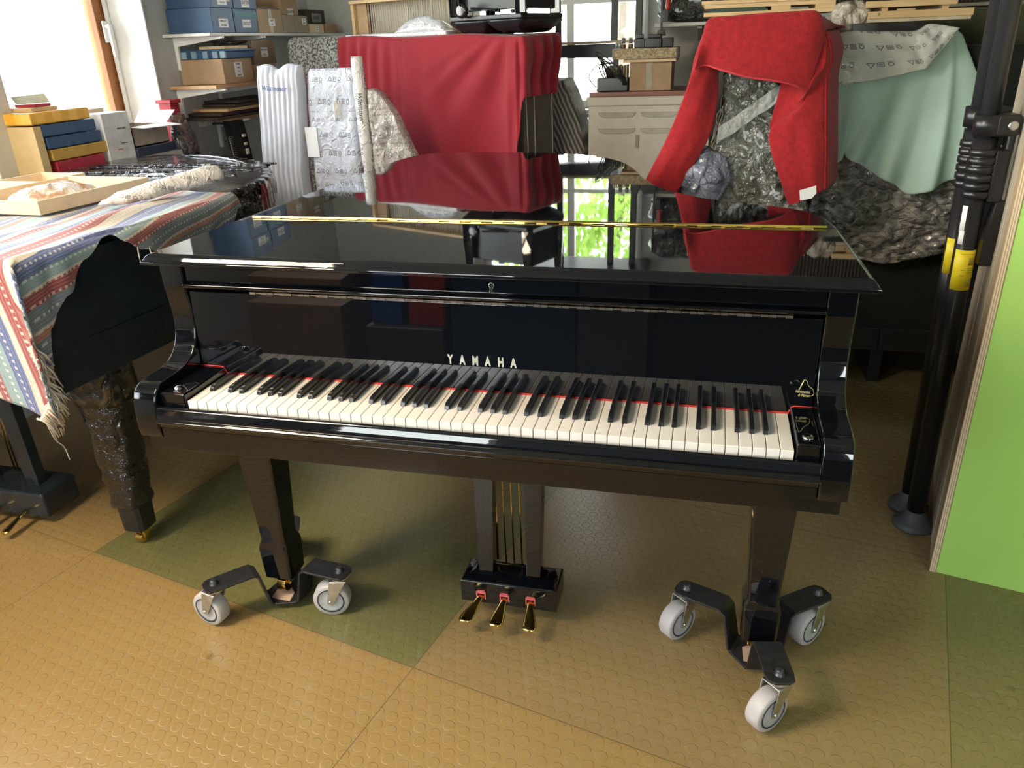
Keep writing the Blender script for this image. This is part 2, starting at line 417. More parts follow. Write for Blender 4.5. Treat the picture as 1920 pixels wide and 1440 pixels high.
def window(name, ax, at, a0, a1, z0, z1, t=.06, fr=.07, mat=SASH, out=1, mull=(), bars=()):
    mid = Vector((at, (a0+a1)/2, z0)) if ax == 0 else Vector(((a0+a1)/2, at, z0))
    e = bpy.data.objects.new(name, None); C.objects.link(e); e.location = mid; ORG[e.name] = mid; e['kind'] = 'structure'
    b = MB()
    def bx(p, q, zz0, zz1, dt=0):
        if ax == 0: b.box((at-t/2-dt, p, zz0), (at+t/2+dt, q, zz1))
        else: b.box((p, at-t/2-dt, zz0), (q, at+t/2+dt, zz1))
    bx(a0, a0+fr, z0, z1); bx(a1-fr, a1, z0, z1); bx(a0+fr, a1-fr, z0, z0+fr); bx(a0+fr, a1-fr, z1-fr, z1)
    for m in mull: bx(m-fr/2, m+fr/2, z0+fr, z1-fr)
    for m in bars: bx(a0+fr, a1-fr, m-fr*.3, m+fr*.3, -.008)
    b.build('window_frame', mat, e, bev=.004)
    g = MB()
    if ax == 0: g.box((at-.006, a0+fr, z0+fr), (at+.006, a1-fr, z1-fr))
    else: g.box((a0+fr, at-.006, z0+fr), (a1-fr, at+.006, z1-fr))
    g.build('pane', PANE, e)
    return e
k = NT('window_pane'); tr = k.n('ShaderNodeBsdfTransparent'); gl = k.n('ShaderNodeBsdfGlossy'); gl.inputs['Roughness'].default_value = .02
fr_ = k.n('ShaderNodeFresnel'); fr_.inputs[0].default_value = 1.3; mx = k.n('ShaderNodeMixShader')
k.l(fr_.outputs[0], mx.inputs[0]); k.l(tr.outputs[0], mx.inputs[1]); k.l(gl.outputs[0], mx.inputs[2]); k.l(mx.outputs[0], k.out.inputs[0]); PANE = k.m
w1 = window('window_1', 0, -2.65, 1.50, 2.475, .98, 2.5, fr=.085)
hb = MB().box((-2.605, 2.405, 1.50), (-2.595, 2.435, 1.60)); hb.cyl((-2.60, 2.42, 1.575), (-2.57, 2.42, 1.575), .009); hb.box((-2.578, 2.408, 1.43), (-2.564, 2.432, 1.585))
hb.build('window_handle', WHITEW, w1, bev=.003)
window('window_2', 0, -2.65, -.1, 1.36, .98, 2.5, fr=.085)
window('window_3', 0, -2.65, -2.7, -.5, .98, 2.5, fr=.085, mull=(-1.6,))
window('window_4', 1, FY1+.07, -1.2, -.035, 1.0, 2.40, fr=.05, mat=WHITEW, mull=(-.53,), bars=(1.66,))
window('window_5', 1, FY0-.07, -1.9, -.75, .9, 2.3, fr=.06, mat=WHITEW)
window('window_6', 1, FY0-.07, 1.3, 2.6, .9, 2.2, fr=.06, mat=WHITEW)
# white reveals and sill
rv = MB(); rv.box((-2.62, 2.463, 1.0), (-2.392, 2.4745, 2.5)); rv.cyl((-2.60, 2.452, 1.0), (-2.60, 2.452, 2.5), .012)
struct(rv.build('trim_2', WHITEW, bev=.003))
struct(MB().box((-2.62, -2.7, .95), (-2.22, 2.47, .985)).build('trim_3', M('sill_board', (.45, .42, .36), .5)))
struct(MB().box((-2.40, 1.36, .985), (-2.385, 1.50, 2.5)).build('trim_4', CREAM, bev=.003))
struct(MB().box((-1.25, FY1-.14, .975), (.03, FY1+.02, 1.0)).build('trim_5', WHITEW))
# ================================================================ GRAND PIANO
XL, XR = -.73, .706           # outer sides
KL, KR = -.611, .611          # keys
P0 = thing('grand_piano', 'glossy black grand piano with open keyboard and closed lid standing on wheeled dollies', 'piano', (0, .75, 0))
LIDO = [(-.73, .095), (.727, .082), (.722, .30), (.716, .50), (.700, .60), (.655, .68), (.56, .742), (.447, .805), (.338, .925), (.265, 1.09), (.198, 1.34), (.135, 1.484), (.034, 1.604),
        (-.11, 1.678), (-.26, 1.706), (-.50, 1.715), (-.62, 1.69), (-.68, 1.61), (-.706, 1.47), (-.714, 1.10), (-.720, .80), (-.725, .474)]
def smooth_tail(o):
    idx = o.index((.716, .50)); return o[:idx] + [tuple(p) for p in catmull(o[idx:-1], 4, False)] + [o[-1]]
lid_full = smooth_tail(LIDO)
HY = .474
main = [p for p in lid_full if p[1] >= HY+.001]
main = [(.7168, HY+.002)] + main + [(-.725, HY+.002)]
flap = [(-.73, .095), (.727, .082), (.722, .30), (.7172, HY-.001), (-.725, HY-.001)]
def slab(poly, z0, z1, edge=.016):
    rs = [(0, z0), (0, z0+.006), (.002, z0+.009), (.004, z0+.0095), (.006, z0+.013), (.010, z1-.004), (edge, z1-.0008), (edge+.002, z1)]
    b = MB(); rings = []
    for d, z in [(.004, z0)]+rs[1:]:
        q = inset(poly, d) if d else [Vector(p) for p in poly]
        rings.append([Vector((p[0], p[1], z)) for p in q])
    b.rings(rings, smooth=False); return b
def slab_edges(poly, z0, z1, flat_edges):
    """edge moulding on all sides except those on the hinge line"""
    b = MB(); rings = []
    for d, z in ((.004, z0), (0, z0+.002), (0, z0+.008), (.0025, z0+.010), (.0045, z0+.0105), (.006, z0+.013), (.009, z1-.005), (.013, z1-.002), (.018, z1)):
        q = inset(poly, d) if d else [Vector((p[0], p[1])) for p in poly]
        r = []
        for p, o in zip(q, poly):
            y = o[1] if abs(o[1]-HY) < .01 else p[1]
            r.append(Vector((p[0], y, z)))
        rings.append(r)
    return b.rings(rings, smooth=False)
lb = slab_edges([Vector(p) for p in main], 1.023, 1.046, None).build('lid', BLACK, P0)
sm_ = lb.modifiers.new('bev', 'BEVEL'); sm_.width = .0015; sm_.segments = 2; sm_.angle_limit = radians(20)
ff = slab_edges([Vector(p) for p in flap], 1.023, 1.046, None).build('lid_front_flap', BLACK, P0)
sm_ = ff.modifiers.new('bev', 'BEVEL'); sm_.width = .0015; sm_.segments = 2; sm_.angle_limit = radians(20)
# long brass hinge
hg = MB(); hg.cyl((-.683, HY, 1.048), (.683, HY, 1.048), .0042, n=12)
hob = hg.build('lid_hinge', BRASS, P0)
kn = MB(); n_ = 52
for i in range(n_):
    x0 = -.683+1.366*i/n_; x1 = x0+1.366/n_
    s_ = 1 if i % 2 else -1
    kn.box((x0+.001, HY-.0085 if s_ < 0 else HY, 1.0462), (x1-.001, HY if s_ < 0 else HY+.0085, 1.0474))
kn.build('hinge_leaf', BRASS, hob)
# rim
rim = inset([Vector(p) for p in lid_full], .018)
rimb = [p for p in rim if p[1] > .45]
rimb = [Vector((XR-.002, .42))] + rimb + [Vector((XL+.006, .42))]
b = MB(); b.prism([(p.x, p.y) for p in rimb], 2, .70, 1.0225)
b.build('rim', BLACK, P0, bev=.004)
# arms (cheeks) with the scrolled front
prof = [(.50, 1.0225), (.150, 1.0225), (.150, .990), (.152, .952), (.1575, .90), (.1565, .868), (.148, .838), (.132, .815), (.108, .800), (.075, .7935), (.040, .792), (.012, .790), (-.006, .782), (-.0165, .768),
        (-.022, .745), (-.0245, .715), (-.025, .692), (-.022, .676), (.50, .676)]
pc = [Vector(p) for p in prof]
ps = [pc[0]] + catmull(pc[1:17], 3, False) + pc[17:]
for nm, a, c in (('left', XL, -.675), ('right', .655, XR)):
    MB().prism([(p[0], p[1]) for p in ps], 0, a, c).build('arm', BLACK, P0, bev=.0035, seg=3)
# keybed board and key slip
b = MB().box((XL+.010, -.010, .642), (XR-.008, .52, .676)); b.build('keybed', BLACK, P0, bev=.002)
b = MB().box((-.674, -.020, .676), (.654, .0, .700)); b.build('front_rail', BLACK, P0, bev=.0012)
sp = [(-.004, .738)] + arc(-.013, .738, .009, 60, 175, 7) + [(-.024, .734), (-.026, .728), (-.0255, .724), (-.031, .721), (-.033, .718), (-.031, .7145), (-.024, .712), (-.022, .708), (-.022, .7012), (-.004, .7012)]
MB().prism(sp, 0, -.6745, .6545).build('key_slip', BLACK, P0, bev=.0006)
# white keys
def white(i):
    x0 = KL + i*1.222/52 + .0006; x1 = KL+(i+1)*1.222/52 - .0006
    return MB().box((x0, .0, .7375), (x1, .152, .759))
wk = []
for i in range(52):
    wk.append(white(i).build('white_key', IVORY, P0, bev=.0012, seg=2))
names = 'ABCDEFG'
def black(i):
    xc = KL + (i+1)*1.222/52; off = {'A': .001, 'C': -.0018, 'D': .0018, 'F': -.0022, 'G': 0}[names[i % 7]]
    xc += off; b = MB()
    def rg(y, w, z): return [Vector((xc-w, y, .7585)), Vector((xc+w, y, .7585)), Vector((xc+w*.86, y, z)), Vector((xc-w*.86, y, z))]
    b.rings([[Vector((xc-.0055, .053, .7585)), Vector((xc+.0055, .053, .7585)), Vector((xc+.0047, .0535, .7600)), Vector((xc-.0047, .0535, .7600))],
             rg(.0555, .0053, .7665), rg(.061, .0052, .7705), rg(.070, .0051, .7718), rg(.152, .0050, .7718)], smooth=False)
    return b
for i in range(51):
    if names[i % 7] in 'ACDFG': black(i).build('black_key', EBONY, P0, bev=.0009, seg=2)
MB().box((-.60, .003, .70), (.60, .15, .7372)).build('key_frame', M('dark_felt', (.02, .01, .01), .95), P0)
# key blocks
for s_, a, c in ((-1, -.6742, -.6135), (1, .6135, .6542)):
    poly = [(a, -.004), (c, -.004), (c, .151), (a, .151)]
    b = MB(); x_in = c if s_ < 0 else a
    b.box((a, -.003, .7015), (c, .1515, .7745))
    kb = b.build('key_block', BLACK, P0, bev=.004, seg=3)
    xc = (a+c)/2
    MB().lathe([(.011, 0), (.011, .002), (.009, .0045), (.0045, .007), (.0001, .0075)], (xc, .024, .7745), n=20).build('round_screw_knob', M('dark_chrome', (.25, .25, .26), .12, 1), kb)
    e = M('bright_edge', (.05, .05, .05), .1, vary=0)
# fallboard: slightly leaning, with long piano hinge, lip and rail with lock
fb = [(.1525, .7605), (.1590, .950), (.182, .950), (.178, .7605)]
FB = MB().prism(fb, 0, -.6735, .6535).build('fallboard', BLACK, P0, bev=.002)
h2 = MB()
n_ = 78
for i in range(n_):
    x0 = -.518+1.118*i/n_; x1 = x0+1.118/n_
    if i % 3 != 1: h2.box((x0+.0005, .1535, .9505), (x1-.0005, .1575, .9555))
    else: h2.box((x0+.0005, .1550, .9515), (x1-.0005, .1575, .9545))
h2.build('fallboard_hinge', M('nickel', (.62, .58, .50), .25, 1), FB)
rl = [(.20, 1.0225), (.158, 1.0225), (.158, .9735), (.150, .972)] + arc(.146, .9665, .0055, 110, 250, 6) + [(.152, .959), (.165, .957), (.20, .957)]
RL = MB().prism(rl, 0, -.6735, .6535).build('fallboard_rail', BLACK, P0, bev=.0008)
# keyhole escutcheon
kx, kz, ky = .027, .990, .1572
def tor(c, r, t, n=20, a0=0, a1=360): return [(c[0]+r*cos(radians(a)), ky, c[1]+r*sin(radians(a))) for a in [a0+(a1-a0)*i/n for i in range(n+1)]]
lk = MB(); pts = tor((kx, kz), .0052, 0, 18, -60, 240) + [(kx-.0042, ky, kz-.013), (kx+.0042, ky, kz-.013)] + [tor((kx, kz), .0052, 0, 18, -60, 240)[0]]
lk.tube(pts, .0011, 6)
lk.tube(tor((kx, .969), .0045, 0, 16, 180, 360), .0011, 6)
lk.build('keyhole_escutcheon', M('nickel', (.62, .58, .50), .25, 1), RL)
lk = MB(); lk.lathe([(.0026, 0), (.0026, .0009)], (kx, ky+.0006, kz), (0, -1, 0), 12); lk.box((kx-.0014, ky-.0003, kz-.011), (kx+.0014, ky+.0006, kz)); lk.build('keyhole', INK, RL)
# red name felt, running over the key blocks to the arms
b = MB().box((-.612, .1478, .7592), (.612, .1535, .7612))
for s_ in (-1, 1):
    e = -.674 if s_ < 0 else .654
    pts = [(s_*.611, .1500, .7605), (s_*.6125, .1500, .766), (s_*.615, .1500, .772), (s_*.620, .1500, .7755), (s_*.630, .1500, .7758), (e, .1500, .7758)]
    b.tube(pts, .0013, 6)
b.build('name_felt', FELTR, P0)
# raised lettering on the fallboard
PEWTER = M('pale_pewter', (.50, .51, .44), .4, .3, vary=0)
fdir = Vector((0, .0065, .1895)).normalized()
FBf = lambda z: .1525+(z-.7605)*.0343-.0008
xs = [-.069, -.0425, -.0145, .0125, .0405, .0675]
for ch, x in zip('YAMAHA', xs):
    text_mesh('brand_letter', ch, .0275, PEWTER, FB, (x, FBf(.826), .826), (1, 0, 0), fdir, .0006, .0011, .62)
# gold workshop emblem by the right key block
GOLD = M('gold_leaf', (.80, .70, .30), .35, .6, vary=0)
eo = Vector((.633, FBf(.82)-.0002, .797)); 
def E2(px, py): # emblem drawn on the fallboard; local mm units
    z = .806+py; return Vector((.636+px, FBf(z)-.0004, z))
b = MB(); b.tube([E2(-.010, .003), E2(-.0030, .0235)], .0010, 6)
b.tube(catmull([E2(-.0030, .0238), E2(.0005, .023), E2(.0035, .019), E2(.0050, .014), E2(.0085, .010), E2(.0140, .006), E2(.0170, -.001), E2(.0155, -.0065), E2(.0100, -.0085), E2(.005, -.0088)], 5, False), .00045, 6)
b.build('gold_emblem', GOLD, FB)
text_mesh('gold_script', 'Harmonies', .0082, GOLD, FB, E2(-.0035, -.0005), (1, 0, -.02), fdir, .0002, .00010, .72, shear=.4)
text_mesh('gold_script', '& Pianos', .0082, GOLD, FB, E2(-.0010, -.0078), (1, 0, -.02), fdir, .0002, .00010, .72, shear=.4)
# legs
def leg(cx, cy, z0=.098):
    b = MB()
    def sq(w, z, d=None):
        d = d or w; c_ = .006
        return [Vector((cx+sx*(w-(c_ if t else 0)), cy+sy*(d-(0 if t else c_)), z)) for sx, sy, t in ((-1,-1,1),(1,-1,1),(1,-1,0),(1,1,0),(1,1,1),(-1,1,1),(-1,1,0),(-1,-1,0))]
    b.rings([sq(.056, .6425), sq(.053, .60), sq(.036, .215), sq(.042, .195), sq(.044, .185), sq(.041, z0)], smooth=False)
    L = b.build('leg', BLACK, P0, bev=.0015)
    c = MB(); c.box((cx-.020, cy-.016, z0-.020), (cx-.014, cy+.016, z0+.001)); c.box((cx+.014, cy-.016, z0-.020), (cx+.020, cy+.016, z0+.001)); c.box((cx-.02, cy-.018, z0-.004), (cx+.02, cy+.018, z0+.001))
    c.cyl((cx-.0125, cy-.012, z0-.034), (cx+.0125, cy-.012, z0-.034), .0235, n=24); c.cyl((cx-.022, cy-.012, z0-.030), (cx+.022, cy-.012, z0-.030), .004)
    c.box((cx-.020, cy-.018, z0-.034), (cx-.014, cy-.004, z0-.016)); c.box((cx+.014, cy-.018, z0-.034), (cx+.020, cy-.004, z0-.016))
    c.build('brass_castor', BRASS, L, bev=.001)
LEGS = [(-.655, .290), (.622, .300), (-.25, 1.38)]
for c in LEGS: leg(*c, z0=.092)
# lyre
LY = MB()
def taper(b, x0, x1, x2, x3, y0, y1, z0, z1):
    b.rings([[Vector((x0, y0, z0)), Vector((x1, y0, z0)), Vector((x1, y1, z0)), Vector((x0, y1, z0))], [Vector((x2, y0, z1)), Vector((x3, y0, z1)), Vector((x3, y1, z1)), Vector((x2, y1, z1))]], smooth=False)
b = MB(); taper(b, -.097, -.057, -.098, -.036, .338, .372, .134, .6425); lc = b.build('lyre_column', BLACK, P0, bev=.002)
b = MB(); taper(b, .034, .072, .036, .090, .338, .372, .134, .6425); b.build('lyre_column', BLACK, P0, bev=.002)
bxp = [Vector(q) for q in ((-.142, .312), (.120, .312), (.120, .412), (-.142, .412))]
b = MB(); b.rings([[Vector((p.x, p.y, z)) for p in inset(bxp, d)] for d, z in ((.004, .050), (0, .054), (0, .118), (.003, .121), (.005, .1225), (.032, .134), (.036, .1365))], smooth=False)
PB = b.build('pedal_box', BLACK, P0, bev=.001)
for x in (-.0325, -.010, .012):
    MB().cyl((x, .385, .136), (x-.004, .385, .6425), .0022, n=8).build('pedal_rod', BRASS, P0)
for x, dx in ((-.086, -.024), (-.021, -.008), (.050, .010)):
    b = MB(); y0 = .312
    def sec(y, xc, w, z, t): 
        return [Vector((xc+w*cos(a)*(1 if abs(cos(a)) < .99 else 1), y, z+t*sin(a))) for a in [2*pi*i/14 for i in range(14)]]
    b.rings([sec(.352, x, .009, .078, .006), sec(.312, x+dx*.02, .0095, .076, .006), sec(.292, x+dx*.25, .010, .070, .006), sec(.274, x+dx*.6, .014, .061, .006), sec(.258, x+dx*.9, .0185, .054, .006), sec(.244, x+dx*1.02, .0195, .051, .006), sec(.235, x+dx*1.08, .016, .050, .006), sec(.230, x+dx*1.1, .008, .050, .004)])
    pd = b.build('pedal', BRASS, P0)
    b = MB(); b.box((x-.013, .308, .068), (x-.0105, .3125, .094)); b.box((x+.0105, .308, .068), (x+.013, .3125, .094)); b.box((x-.013, .308, .0915), (x+.013, .3125, .094)); b.box((x-.0105, .3085, .085), (x+.0105, .3125, .0895))
    b.build('felt_slot', M('pink_felt', (.60, .12, .12), .9), PB)
b = MB().tube([(-.060, .372, .62), (-.058, .40, .30), (-.060, .40, .136)], .004, 8); b.tube([(.045, .372, .62), (.045, .56, .642)], .007, 8); b.build('lyre_brace', BRASS, P0)

# ---------------------------------------------------------------- dollies
def dolly(name, c, label, angs, trails, present=(1, 1, 1)):
    cx, cy = c; D = thing(name, label, 'piano dolly', (cx, cy, 0), 'spider dollies under the piano legs')
    b = MB(); hx = [(cx+.064*cos(radians(angs[0]+60*i+30)), cy+.064*sin(radians(angs[0]+60*i+30))) for i in range(6)]
    b.prism(hx, 2, .016, .024); bc = b.build('base_cup', STEELB, D, bev=.002)
    b = MB(); b.prism([(cx-.028, cy-.040), (cx+.030, cy-.044), (cx+.026, cy-.010), (cx-.005, cy+.02), (cx-.030, cy+.005)], 2, .0242, .0275); b.build('felt_pad', M('beige_felt', (.50, .36, .26), .95), bc)
    for a, tr in zip(angs, trails):
        d = Vector((cos(radians(a)), sin(radians(a)), 0)); w = Vector((-d.y, d.x, 0)); O = Vector((cx, cy, 0))
        path = [(.045, .020), (.060, .024), (.078, .120), (.088, .1285), (.185, .1285), (.205, .1285), (.215, .1285)]
        ws = [.036, .034, .032, .0325, .0325, .030, .016]
        rings = []
        th = .0065
        for i, ((r, z), wd) in enumerate(zip(path, ws)):
            if i == 0: t = Vector((path[1][0]-r, path[1][1]-z))
            elif i == len(path)-1: t = Vector((1, 0))
            else: t = Vector((path[i+1][0]-path[i-1][0], path[i+1][1]-path[i-1][1]))
            t.normalize(); nn = Vector((-t.y, t.x))*th
            for_ = [(r, z, -1), (r, z, 1)]
            p0 = O+d*r+Vector((0, 0, z)); up = d*nn.x+Vector((0, 0, nn.y))
            rings.append([p0-w*wd, p0+w*wd, p0+w*wd+up, p0-w*wd+up])
        b = MB().rings(rings, smooth=False); A = b.build('bent_arm', STEELB, D, bev=.0015)
        B = O+d*.187
        bo = MB().lathe([(.0125, 0), (.0125, .0015), (.0095, .0025), (.0095, .011), (.0075, .0135), (.003, .014)], B+Vector((0, 0, .135)), n=12); bo.build('bolt', M('bolt_steel', (.07, .07, .075), .35, .6), A)
        t = Vector((cos(radians(tr)), sin(radians(tr)), 0)); ax = Vector((-t.y, t.x, 0)); Wc = B+t*.030+Vector((0, 0, .0505))
        # fork
        b = MB(); b.lathe([(.022, .1185), (.027, .121), (.027, .1275), (.020, .1284)], Vector((B.x, B.y, 0)), n=20)
        b.add([B-t*.020-ax*.024+Vector((0,0,.115)), B+t*.026-ax*.024+Vector((0,0,.115)), B+t*.026+ax*.024+Vector((0,0,.115)), B-t*.020+ax*.024+Vector((0,0,.115)),
               B-t*.020-ax*.024+Vector((0,0,.1185)), B+t*.026-ax*.024+Vector((0,0,.1185)), B+t*.026+ax*.024+Vector((0,0,.1185)), B-t*.020+ax*.024+Vector((0,0,.1185))], [(0,3,2,1),(4,5,6,7),(0,1,5,4),(1,2,6,5),(2,3,7,6),(3,0,4,7)])
        for s_ in (-1, 1):
            pl_ = [B-t*.018, B+t*.026, Wc+t*.010, Wc-t*.010]; zs = [.116, .116, .046, .046]
            q = [Vector((p.x, p.y, z)) for p, z in zip(pl_, zs)]
            q.insert(3, Vector((Wc.x, Wc.y, .040)))
            o1 = ax*s_*.0225; o2 = ax*s_*.0250
            b.rings([[p+o1 for p in q], [p+o2 for p in q]], smooth=False)
        CA = b.build('swivel_castor', CHROME, D, bev=.0006)
        b = MB(); b.lathe([(.035, -.0195), (.047, -.0195), (.050, -.015), (.0503, 0), (.050, .015), (.047, .0195), (.035, .0195)], Wc, ax, 40, caps=False); b.build('tyre', TYRE, CA)
        b = MB(); b.lathe([(.0342, -.0202), (.0378, -.0204), (.0378, .0204), (.0342, .0202)], Wc, ax, 40, caps=False); b.build('black_ring', INK, CA)
        b = MB(); b.lathe([(.008, -.0205), (.012, -.0180), (.030, -.0175), (.0342, -.0198), (.0342, .0198), (.030, .0175), (.012, .0180), (.008, .0205)], Wc, ax, 32); b.build('wheel_hub', HUBC, CA)
        b = MB(); b.cyl(Wc-ax*.029, Wc+ax*.029, .0045, n=6); b.build('axle_bolt', CHROME, CA)
    return D
dolly('piano_dolly', (-.655, .285), 'black three-armed castor dolly under the left front leg of the glossy piano', (228, 353, 113), (168, 192, 150))
dolly('piano_dolly', (.622, .305), 'black three-armed castor dolly under the right front leg of the glossy piano', (158, 38, 281), (230, 228, 226))
dolly('piano_dolly', (-.25, 1.38), 'black three-armed castor dolly under the tail leg of the glossy piano', (90, 210, 330), (200, 200, 200))
# ================================================================ GREEN PARTITION AND POLES
gd = Vector((.2230, -.0550, 0)).normalized(); gn = Vector((gd.y, -gd.x, 0))   # gn points to the camera side
g0 = Vector((1.140, .757, 0)); g1 = g0+gd*1.6
sd = Vector((-gd.y, gd.x, 0))                                   # into the depth of the partition
def oprism(s0, s1, t0, t1, z0, z1, b=None):
    """box in the partition's own directions: s along the green face, t into the depth"""
    b = b or MB(); q = [g0+gd*s0+sd*t0, g0+gd*s1+sd*t0, g0+gd*s1+sd*t1, g0+gd*s0+sd*t1]
    return b.prism([(p.x, p.y) for p in q], 2, z0, z1)
struct(oprism(0, 1.6, 0, .64, 0, 2.3).build('wall_partition', GREENP, bev=.001, origin=g0))
PLYE = NT('plywood_edge'); vv = PLYE.coord(rot=(0, 0, radians(13.9))); sx = PLYE.n('ShaderNodeSeparateXYZ'); PLYE.l(vv, sx.inputs[0])
w_ = PLYE.math('FRACT', PLYE.math('MULTIPLY', sx.outputs[0], 1/.0052)); PLYE.l(PLYE.mix(PLYE.math('GREATER_THAN', w_, .55), (.62, .50, .33), (.36, .25, .14)), PLYE.b.inputs['Base Color']); PLYE.setv('Roughness', .7)
struct(oprism(-.0175, -.0005, -.002, .055, 0, 2.3).build('trim_6', PLYE.m, origin=g0))
b = oprism(-.0160, -.0005, .055, .135, 0, 2.3); oprism(-.010, -.0005, .135, .152, 0, 2.3, b); oprism(-.0160, -.0005, .152, .36, 0, 2.3, b); oprism(-.010, -.0005, .36, .375, 0, 2.3, b); oprism(-.0160, -.0005, .375, .64, 0, 2.3, b)
struct(b.build('trim_7', PLYF, bev=.001))
def pole(name, x, y, label, lean=(-.030, 0), clampz=1.08):
    T = thing(name, label, 'support pole', (x, y, 0), 'telescopic support poles')
    top = Vector((x+lean[0]*2.5/1.5, y+lean[1], 2.6)); bot = Vector((x, y, .02)); d = (top-bot).normalized()
    def at(z): return bot+d*((z-bot.z)/d.z)
    MB().cyl(at(.03), at(1.14), .0265, n=28).build('outer_tube', M('satin_black_tube', (.015, .016, .018), .28, .3, vary=0), T)
    MB().cyl(at(1.14), at(2.6), .0225, n=28).build('inner_tube', M('satin_grey_tube', (.07, .075, .085), .25, .6, vary=0), T)
    MB().lathe([(.056, 0), (.060, .003), (.060, .012), (.052, .022), (.036, .030), (.031, .050), (.0275, .056), (.0275, .06)], (x, y, 0), n=32).build('rubber_foot', M('rubber_foot', (.06, .065, .07), .55), T)
    b = MB()
    z = clampz-.07
    while z < clampz+.055: b.lathe([(.029, 0), (.033, .002), (.033, .016), (.029, .018)], at(z), d, 28); z += .021
    b.lathe([(.034, 0), (.034, .05)], at(clampz+.085), d, 28)
    b.lathe([(.0285, 0), (.0285, .15)], at(clampz-.07), d, 28)
    CL = b.build('clamp_collar', PLAST, T)
    p = at(clampz+.11)
    b = MB(); b.box((p.x+.01, p.y-.032, p.z-.026), (p.x+.066, p.y+.032, p.z+.026)); b.box((p.x+.045, p.y-.016, p.z-.075), (p.x+.066, p.y+.016, p.z-.02)); b.build('clamp_ear', PLAST, CL, bev=.008, seg=3)
    b = MB(); b.lathe([(.0115, 0), (.0115, .002), (.0085, .003)], (p.x+.047, p.y-.0322, p.z), (0, -1, 0), 20); b.build('clamp_bolt', CHROME, CL)
    b = MB(); q = at(clampz-.01); b.box((q.x+.022, q.y-.022, q.z-.072), (q.x+.060, q.y+.022, q.z+.062)); b.build('trigger_housing', PLAST, CL, bev=.008, seg=3)
    b = MB(); q = at(clampz-.15); b.prism([(q.x+.037, q.z-.10), (q.x+.066, q.z-.10), (q.x+.072, q.z+.072), (q.x+.046, q.z+.078), (q.x+.036, q.z-.01)], 1, q.y-.018, q.y+.018); b.build('trigger_lever', PLAST, CL, bev=.004)
    return T, at
T1, at1 = pole('support_pole', 1.128, .992, 'nearer black telescopic pole with yellow sticker, leaning by the green partition', clampz=1.09)
T2, at2 = pole('support_pole', 1.134, 1.100, 'farther black telescopic pole, half hidden behind the pole with the sticker', clampz=1.10)
def wrap(name, T, at, z0, z1, r, a0, a1, mat, parent=None):
    b = MB(); n = 14
    c0, c1 = at(z0), at(z1)
    b.grid(lambda u, v: lerp(c0, c1, v)+Vector((cos(radians(lerp(a0, a1, u))), sin(radians(lerp(a0, a1, u))), 0))*r, n, 2)
    return b.build(name, mat, parent or T, solid=-.0004)
YL = M('yellow_sticker', (.80, .66, .02), .45, vary=0)
y1 = wrap('yellow_sticker', T1, at1, .775, .885, .0270, 205, 335, YL)
b = MB()
for (r0, r1, z0, z1) in ((232, 262, .835, .862), (230, 262, .785, .820), (262+12, 318, .842, .858)):
    pass
IK = M('faded_print', (.42, .36, .03), .6, vary=0)
for (a0, a1, z0, z1) in ((285, 322, .845, .865), (285, 322, .785, .808), (285, 322, .823, .8255), (285, 322, .829, .8315), (285, 322, .835, .8375), (240, 320, .874, .8755), (250, 272, .815, .817), (252, 270, .83, .832)):
    wrap('printed_line', T1, at1, z0, z1, .0275, a0, a1, IK, y1)
wrap('white_sticker', T1, at1, .93, 1.0, .0270, 200, 232, WHITEP)
wrap('yellow_sticker', T2, at2, .79, .89, .0270, 200, 300, YL)
wrap('white_sticker', T1, at1, .90, .935, .0271, 206, 236, WHITEP)

# ================================================================ RED-CLOTH STACK (left of the window)
A = Vector((-1.60, 3.03, 0)); B = Vector((-.459, 2.565, 0)); Cc = Vector((-.362, 2.90, 0)); D_ = A+(Cc-B)
nf = Vector(((B-A).y, -(B-A).x, 0)).normalized()            # front normal toward the camera
b = MB(); ii = .03
core = [A-nf*.02+Vector((.02, 0, 0)), B-nf*.03-Vector((.015, 0, 0)), Cc-Vector((.015, 0, 0)), D_]
b.prism([(p.x, p.y) for p in core], 2, .02, 1.445)
cb = b.build('tall_cabinet', M('brown_grey_board', (.115, .10, .082), .7, vary=.08), bev=.006)
tag(cb, 'tall brown-grey boxed cabinet hidden under the thin red cloth beside the window', 'cabinet')
c1_, c2_ = core[1], core[2]; nr = Vector(((c2_-c1_).y, -(c2_-c1_).x, 0)).normalized()
for t0_, t1_ in ((.02, .18), (.30, .36), (.93, .93)):
    pa, pb = c1_.lerp(c2_, t0_)+nr*.0015, c1_.lerp(c2_, t1_)+nr*.0015
    MB().tube([Vector((pa.x, pa.y, 1.43)), Vector((pb.x, pb.y, .10))], .0028, 6).build('pale_panel_edge', M('pale_edge', (.50, .46, .38), .6), cb)
